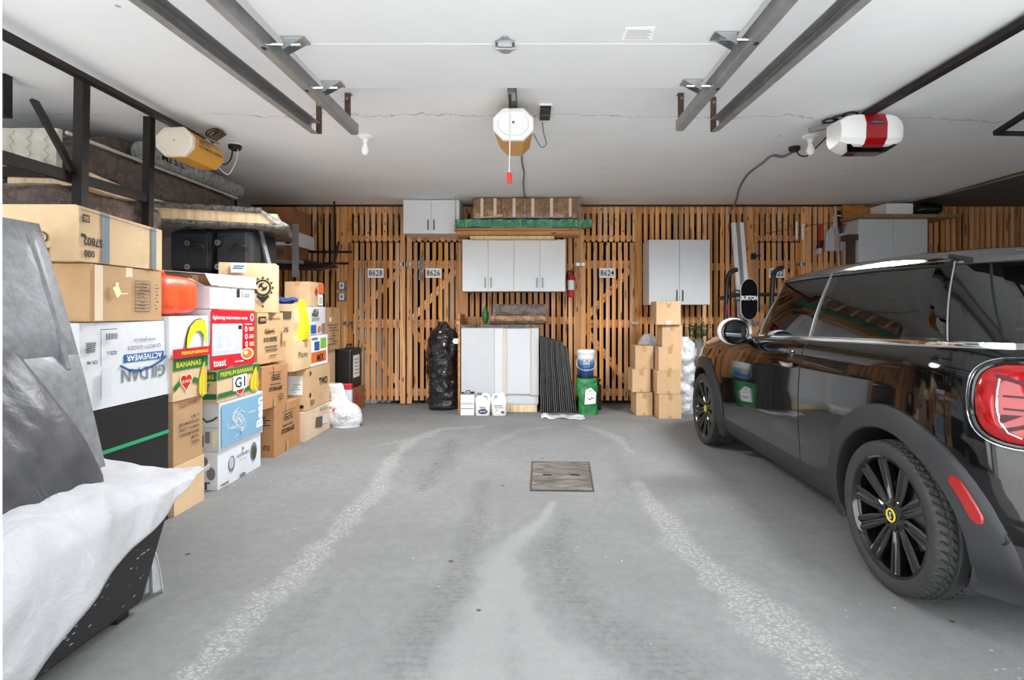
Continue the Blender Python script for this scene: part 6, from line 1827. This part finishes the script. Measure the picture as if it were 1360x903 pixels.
# wheel wells, arch flares
for a in AX:
    for s_ in (-1, 1):
        b = MB(); rows = []
        for x in (.80, .42):
            rows.append([Vector((s_ * x, a + .376 * math.cos(t), ZH + .376 * math.sin(t))) for t in [math.radians(-25 + 230 * i / 24) for i in range(25)]])
        b.grid(rows, M('car_plastic'), True)
        b.add(rows[1], [tuple(range(25))], M('black_hole')); b.build('wheel_well', car)
        b = MB(); rows = []
        ro = .47
        for i in range(41):
            th = math.radians(-22 + 224 * i / 40)
            c, q = math.cos(th), math.sin(th)
            ring = []
            for r_, dx in ((.378, .07), (.366, .0), (.366, -.022), (.372, -.028), (ro - .02, -.017), (ro - .004, -.010), (ro, .006)):
                z = max(.17, ZH + r_ * q); s = a + r_ * c
                ring.append(Vector((s_ * (surf_x(max(s, .0), max(z, ZB + .02)) - dx), s, z)))
            rows.append(ring)
        b.grid(rows, M('car_plastic'), True); fl_ = b.build('wheel_arch', car, sharp=40)
        if a == AX[0]:
            mk_ = MB(); rows = []
            for i in range(13):
                th = math.radians(141 + 22 * i / 12); w_ = .016 * min(1, min(i, 12 - i) / 2 + .3)
                rows.append([Vector((s_ * (surf_x(max(0, a + r_ * math.cos(th)), ZH + r_ * math.sin(th)) + e), a + r_ * math.cos(th), ZH + r_ * math.sin(th))) for r_, e in ((.428 - w_, .018), (.428 - w_, .028), (.428 + w_, .026), (.428 + w_, .012))])
            mk_.grid(rows, M('marker'), True); ob = mk_.build('side_marker', fl_, sharp=40); ob['label'] = 'slim red side marker'
# parking sensor
b = MB(); p = Vector((-surf_x(.13, .40), .13, .405)); nrm = Vector((-.85, -.5, 0)).normalized()
mx = Matrix.Translation(p + nrm * .004) @ nrm.to_track_quat('Z', 'Y').to_matrix().to_4x4()
b.lathe([(.024, -.01), (.024, .004), (.017, .006), (.015, .0), (.011, .004), (0, .005)], M('black_plastic'), 18, mx); b.build('parking_sensor', car)
# ---- greenhouse
GW = lambda g: .775 + (.642 - .775) * g - .012 * math.sin(PI * g) * -1
G0 = lambda g: .12 + (.40 - .12) * g
G1 = lambda g: 2.62 + (2.06 - 2.62) * g
gs = [round(.62 + .04 * i, 3) for i in range(34) if .62 + .04 * i < 1.95]
gs = sorted(set(gs + [1.30, 1.375, 1.95]))
GU = [('r', i / 6) for i in range(6)] + [('rc', i * 90 / 14) for i in range(14)] + [('s', s) for s in gs] + [('fc', 90 - i * 90 / 14) for i in range(1, 15)] + [('f', i / 6) for i in range(5, -1, -1)]
NG = 14
def zroof(s): return 1.395 - .02 * max(0, (1.0 - s)) - .02 * max(0, s - 1.6)
gg = []
for k in range(NG + 1):
    g = k / NG; row = []
    for u in GU:
        x, s = upt(u, GW(g), G0(g), G1(g), .34, .60 - .12 * g, .62, 1.95)
        zb_ = pl(TOP, min(s, 2.4)) - .002
        row.append(Vector((-x, s, zb_ + (zroof(s) - zb_) * g)))
    gg.append(row)
gp = {}
for k in range(NG):
    g = (k + .5) / NG
    for j in range(len(GU) - 1):
        kd, v = GU[j]
        f = [gg[k][j], gg[k][j + 1], gg[k + 1][j + 1], gg[k + 1][j]]
        nm, m = 'pillar', M('black_gloss')
        inner = .08 < g < .93
        if kd == 's' and inner and (v < 1.295 or v >= 1.375): nm, m = ('rear_side_window' if v < 1.3 else 'door_window'), M('car_glass')
        elif kd == 'rc' and inner and v > 62: nm, m = 'rear_side_window', M('car_glass')
        elif kd == 'fc' and inner and v > 60: nm, m = 'door_window', M('car_glass')
        elif inner and ((kd == 'rc' and v < 32) or kd == 'r'): nm, m = 'hatch_window', M('car_glass')
        elif inner and ((kd == 'fc' and v < 45) or kd == 'f'): nm, m = 'windshield', M('car_glass')
        gp.setdefault((nm, m), []).append(f)
for (nm, m), fs in gp.items():
    both = nm in ('pillar', 'hatch_window', 'windshield')
    for mir in ((0, 1) if not both else (2,)):
        b = MB()
        for f in fs:
            if mir in (0, 2): b.add(f, [(0, 1, 2, 3)], m, True)
            if mir in (1, 2): b.add([Vector((-p.x, p.y, p.z)) for p in f][::-1], [(0, 1, 2, 3)], m, True)
        o = b.build(nm, car, fix=False); weld(o.data)
# roof
b = MB()
rows = []
for q in [0, .01, .025, .045, .07, .1, .15, .22, .32, .45, .6, .8, 1]:
    rows.append([Vector((p.x * (1 - q) * (1.012 if q == 0 else 1), p.y + (1.2 - p.y) * q * .25, p.z + (.052 * (1 - (1 - q) ** 9) + .040 * (1 - (1 - q) ** 2.2)) * (1 - .35 * abs(p.y - 1.2) ** 2))) for p in gg[-1]])
lip = [Vector((p.x * 1.012, p.y, p.z - .012)) for p in gg[-1]]
for mir in (1, -1): b.grid([[Vector((p.x * mir, p.y, p.z)) for p in r] for r in [lip] + rows], M('car_paint'), True)
o = b.build('roof', car, fix=False); weld(o.data)
b = MB(); rows = []
for i in range(21):
    t = -1 + 2 * i / 20; x = t * .60
    y0_ = .47 + .10 * abs(t) ** 3; y1_ = .24 + .20 * abs(t) ** 4
    z0_ = 1.405 - .012 * t * t
    rows.append([Vector((x, y0_, z0_ + .03)), Vector((x, y1_, z0_ + .0)), Vector((x, y1_, z0_ - .022)), Vector((x, y0_, z0_ - .03))])
b.grid(rows, M('car_plastic'), True, True); b.add(rows[0], [(0, 1, 2, 3)], M('car_plastic')); b.add(rows[-1], [(0, 1, 2, 3)], M('car_plastic')); b.build('spoiler', car, sharp=30)
# chrome belt strip
belt = [Vector((p.x - .004 , p.y, p.z - .004)) for u, p in zip(U, grid_[-1]) if u[0] == 's' and p.y < 2.36 or u[0] == 'rc' and u[1] > 25]
for mir in (1, -1):
    b = MB()
    rows = [[Vector((mir * (p.x - .004), p.y, p.z - .012)), Vector((mir * (p.x - .010), p.y, p.z - .004)), Vector((mir * (p.x - .006), p.y, p.z + .016)), Vector((mir * (p.x + .012), p.y, p.z + .018))] for p in belt]
    b.grid(rows, M('chrome'), True)
    o = b.build('belt_trim', car, sharp=60); o['label'] = 'bright chrome strip under the side windows'
# pillar strips and hatch seam
def strip(idx, r, m, nm, off=.004, rng=(0, NG)):
    for mir in (1, -1):
        b = MB(); b.tube([Vector((mir * (gg[k][idx].x - off), gg[k][idx].y, gg[k][idx].z)) for k in range(rng[0], rng[1] + 1)], r, M(m), 6)
        b.build(nm, car)
ib = GU.index(('s', 1.375)); strip(ib, .006, 'steel', 'pillar_strip')
strip(6 + 10, .003, 'steel_dark', 'pillar_strip'); strip(6 + 6, .005, 'black_hole', 'hatch_seam')
for mir in (1, -1):
    b = MB(); b.tube([Vector((mir * (gg[NG][j].x * 1.014 - .002), gg[NG][j].y, gg[NG][j].z - .016)) for j in range(6 + 5, len(GU) - 12)], .005, M('black_hole'), 6)
    b.build('roof_gutter', car)
# door handle, door bottom seam, shoulder crease
b = MB()
for mir in (-1, 1):
    x = surf_x(1.46, .86)
    rows = []
    for i in range(13):
        t = i / 12; y = 1.39 + .17 * t; e = math.sin(PI * min(.97, max(.03, t))) ** .4
        rows.append([Vector((mir * (x + .012 + .020 * e * math.cos(a)), y, .872 + .017 * e * math.sin(a) - .01 * math.sin(PI * t))) for a in [2 * PI * k / 10 for k in range(10)]])
    b.grid(rows, M('chrome'), True, True)
b.build('door_handle', door_o)
b = MB(); b.lathe([(.022, -.004), (.02, .004), (.0, .006)], M('black_gloss'), 18, Matrix.Translation((-surf_x(1.44, .92) + .001, 1.46, .925)) @ Matrix.Rotation(-PI / 2, 4, 'Y')); b.build('lock_cover', door_o)
# mirrors
for mir in (-1, 1):
    r = MB(); c = Vector((mir * .945, 2.12, 1.035))
    def ell(b, c, rx, ry, rz, m, y0=-1, y1=1, n=12, seg=28):
        rows = []
        for i in range(n + 1):
            v = y0 + (y1 - y0) * i / n; q = math.sqrt(max(0, 1 - v * v))
            rows.append([c + Vector((rx * q * math.cos(t), ry * v, rz * q * math.sin(t))) for t in [2 * PI * k / seg for k in range(seg)]])
        b.grid(rows, m, True, True); return rows
    rows = ell(r, c, .105, .10, .095, M('white_plastic'), -.45, 1)
    r.add(rows[0], [tuple(range(28))], M('black_plastic'))
    o = r.build('mirror_housing', car); o['label'] = 'white mirror cap with black rim'
    b = MB(); yb_ = c.y - .045
    b.tube([Vector((c.x + .086 * math.cos(t), yb_ - .004, c.z + .077 * math.sin(t))) for t in [2 * PI * k / 28 for k in range(28)]], .012, M('black_gloss'), 8, True); b.build('mirror_rim', o)
    b = MB(); b.add([Vector((c.x + .082 * math.cos(t), yb_ - .016 - .030 * mir * math.cos(t), c.z + .073 * math.sin(t))) for t in [2 * PI * k / 28 for k in range(28)]], [tuple(range(28))], M('mirror_glass')); b.build('mirror_glass', o)
    b = MB(); b.tube([Vector((c.x - mir * .03, c.y, c.z - .06)), Vector((mir * .84, 2.14, .975)), Vector((mir * .78, 2.16, .97))], [.03, .026, .03], M('black_plastic'), 10); b.build('mirror_arm', o)
# tail lights, wrapped round the rear corners
def arcpt(d, z):
    """point on the rear corner: d in [0, 1] from rear face to side"""
    t = max(0, min(1, (z - ZB) / (1.055 - ZB))); th = math.radians(d)
    w = pl(WT, t); s0 = pl(S0, t)
    return w - RX + RX * math.sin(th) ** (2 / NE) if d >= 0 else w - RX + d / 90 * .3, SC0 - (SC0 - s0) * math.cos(th) ** (2 / NE) if d >= 0 else s0
def onlamp(u, v, off, mir):
    # u -1 inner .. 1 outer ; v -1..1
    d = 28 + 24 * u; z = .867 + .132 * v
    x, s = arcpt(d, z); x2, s2 = arcpt(d + 1, z)
    tx, ts = x2 - x, s2 - s; L = math.hypot(tx, ts) or 1
    nx, ns = ts / L, -tx / L
    return Vector((mir * (x + nx * off), s + ns * off, z))
def sq(th, e=.62): 
    c, s_ = math.cos(th), math.sin(th); return abs(c) ** e * (1 if c > 0 else -1), abs(s_) ** e * (1 if s_ > 0 else -1)
for mir in (-1, 1):
    tl = MB(); rows = []
    for r_, off in ((1, -.004), (1, .012), (.93, .022), (.7, .028), (.35, .031), (.02, .032)):
        rows.append([onlamp(r_ * sq(t)[0], r_ * sq(t)[1], off, mir) for t in [2 * PI * k / 40 for k in range(40)]])
    tl.grid(rows, M('lamp_red'), True, True); o = tl.build('tail_light', car, sharp=60); o['label'] = 'red tail light with flag pattern'
    b = MB(); b.tube([onlamp(1.06 * sq(t)[0], 1.06 * sq(t)[1], .006, mir) for t in [2 * PI * k / 40 for k in range(40)]], .010, M('black_gloss'), 8, True); b.build('lamp_surround', o)
    b = MB(); b.tube([onlamp(1.17 * sq(t)[0], 1.15 * sq(t)[1], .002, mir) for t in [2 * PI * k / 40 for k in range(40)]], .003, M('chrome'), 8, True); b.build('chrome_ring', o)
    b = MB()
    def lq(q, off=.0335, m='lamp_dark'):
        n = 5
        for i in range(n):
            for j in range(n):
                def pt(a, c): 
                    a /= n; c /= n
                    u = (q[0][0] * (1 - a) + q[1][0] * a) * (1 - c) + (q[3][0] * (1 - a) + q[2][0] * a) * c
                    v = (q[0][1] * (1 - a) + q[1][1] * a) * (1 - c) + (q[3][1] * (1 - a) + q[2][1] * a) * c
                    return onlamp(u, v, off - .009 * max(abs(u), abs(v)) ** 3, mir)
                b.add([pt(i, j), pt(i + 1, j), pt(i + 1, j + 1), pt(i, j + 1)], [(0, 1, 2, 3)], M(m), True)
    lq([(-.5, .84), (.15, .8), (-.02, .52), (-.3, .50)]); lq([(.6, .75), (.66, .68), (.02, .42), (-.02, .50)]); lq([(.5, .22), (.5, .17), (-.8, .17), (-.8, .22)]); lq([(.5, -.1), (.5, -.15), (-.8, -.15), (-.8, -.1)])
    lq([(.55, -.28), (.2, -.25), (.55, -.5), (.58, -.45)]); lq([(.6, -.66), (.5, -.72), (-.5, -.25), (-.4, -.2)]); lq([(.1, -.68), (-.7, -.72), (-.7, -.30), (-.5, -.28)])
    b.build('lamp_pattern', o)
    b = MB()
    def tb(pts, r_, m): b.tube([onlamp(u, v, .030, mir) for u, v in pts], r_, M(m), 6)
    tb([(.56, .62), (.60, .3), (.60, -.1), (.58, -.45), (.45, -.72), (.25, -.82)], .003, 'chrome'); b.build('lamp_reflector', o)
    b = MB(); b.tube([onlamp(u, -.74, .024, mir) for u in (-.2, -.5, -.9)], .012, M('tape_light'), 8); b.build('reversing_lens', o)
# wheels
NT_ = 56 * 8
def tyre_mesh():
    b = MB(); rows = []
    inner = [(.242, -.084), (.248, -.096), (.262, -.102), (.28, -.104), (.296, -.101), (.306, -.094)]
    hs = [-.086 + .172 * i / 34 for i in range(35)]
    cols = [(r_, h, False) for r_, h in inner] + [(.3145 - 1.1 * abs(h) ** 3 * 10, h, True) for h in hs] + [(r_, -h, False) for r_, h in reversed(inner)]
    for r_, h, tr in cols:
        ring = []
        for k in range(NT_):
            rr = r_
            if tr:
                if min(abs(abs(h) - .026), abs(abs(h) - .058)) < .0048: rr -= .009
                elif abs(h) > .03 and (k + int(abs(h) * 160)) % 8 in (0, 1): rr -= .009
            elif abs(h) > .092 and r_ > .30 and k % 8 in (0, 1): rr -= .005
            t = 2 * PI * k / NT_
            ring.append((h, rr * math.cos(t), rr * math.sin(t)))
        rows.append(ring)
    b.grid(rows, M('tyre'), True, True)
    return b.mesh('tyre', 30)
tm = tyre_mesh(); fix_normals(tm)
def wheel(s_, axle):
    r = empty('wheel', (s_ * .768, axle, .3155), (.35 if axle > 2 else .12, 0, 0) if s_ < 0 else (0, 0, PI), car)
    o = bpy.data.objects.new('tyre', tm); COL.objects.link(o); o.parent = r
    b = MB(); b.lathe([(.242, -.088), (.247, -.095), (.239, -.097), (.231, -.088), (.222, -.06), (.216, .08), (.242, .088)], M('rim_black'), 64, axis='X', caps=False)
    b.build('rim', r, sharp=50)
    for k in range(10):
        b = MB(); rows = []
        a = 2 * PI * k / 10
        for i in range(8):
            q = i / 7; rd = .045 + (.230 - .045) * q; w_ = .016 + .012 * math.sin(q * PI * .62) + .004 * q
            h0 = -.066 - .022 * q ** 1.3
            row = []
            for c, e in ((-1.0, .03), (-1.0, .004), (-.72, 0), (-.4, .001), (-.12, .009), (.12, .009), (.4, .001), (.72, 0), (1.0, .004), (1.0, .03)):
                y, z = rd, c * w_
                row.append((h0 + e, y * math.cos(a) - z * math.sin(a), y * math.sin(a) + z * math.cos(a)))
            rows.append(row)
        b.grid(rows, M('rim_black'), True); b.build('spoke', r, sharp=40)
    b = MB(); b.lathe([(.07, -.03), (.07, -.062), (.062, -.068), (.035, -.070), (0, -.070)], M('rim_black'), 40, axis='X'); hb_ = b.build('hub', r, sharp=40)
    for k in range(5):
        a = 2 * PI * k / 5 + .3; b = MB(); b.lathe([(.011, -.066), (.011, -.074), (.008, -.076), (0, -.074)], M('black_plastic'), 12, Matrix.Translation((0, .05 * math.cos(a), .05 * math.sin(a))), axis='X'); b.build('wheel_bolt', hb_)
    b = MB(); b.tube([(-.0745, .0255 * math.cos(t), .0255 * math.sin(t)) for t in [2 * PI * k / 28 for k in range(28)]], .0038, M('yellow_ink'), 8, True)
    ce_ = b.build('centre_emblem', hb_); ce_['label'] = 'yellow ring emblem on wheel centre'
    b = MB(); b.lathe([(.024, -.070), (.024, -.074), (0, -.075)], M('black_gloss'), 24, axis='X'); draw(b, Face((-.0755, .014, -.016), (0, -.028, 0), (0, 0, .032)), [('text', 'S', .5, .5, .62, 'tape_light', {'bold': .02})]); b.build('centre_cap', hb_)
    b = MB(); b.lathe([(.15, -.02), (.15, .0), (.06, .0)], M('steel_dark'), 40, axis='X'); b.box(-.03, .02, .06, .15, -.06, .06, M('black_metal')); b.build('brake_disc', r)
for s_ in (-1, 1):
    for a in AX: wheel(s_, a)
# interior
for x in (-.36, .36):
    b = MB(); b.box(x - .24, x + .24, 1.42, 1.56, .55, 1.08, M('seat_cloth')); b.box(x - .25, x + .25, 1.45, 1.95, .48, .62, M('seat_cloth')); o = b.build('seat', car, bevel=.05, seg=3)
    b = MB(); b.box(x - .13, x + .13, 1.40, 1.50, 1.11, 1.27, M('seat_cloth')); b.build('headrest', o, bevel=.04, seg=3)
b = MB(); b.box(-.6, .6, .62, .76, .7, 1.06, M('seat_cloth')); b.build('rear_seat', car, bevel=.04)
b = MB(); b.tube([(-.36 + .18 * math.cos(t), 2.05 + .05 * math.sin(t), .98 + .17 * math.sin(t)) for t in [2 * PI * k / 24 for k in range(24)]], .015, M('black_plastic'), 8, True); b.build('steering_wheel', car)
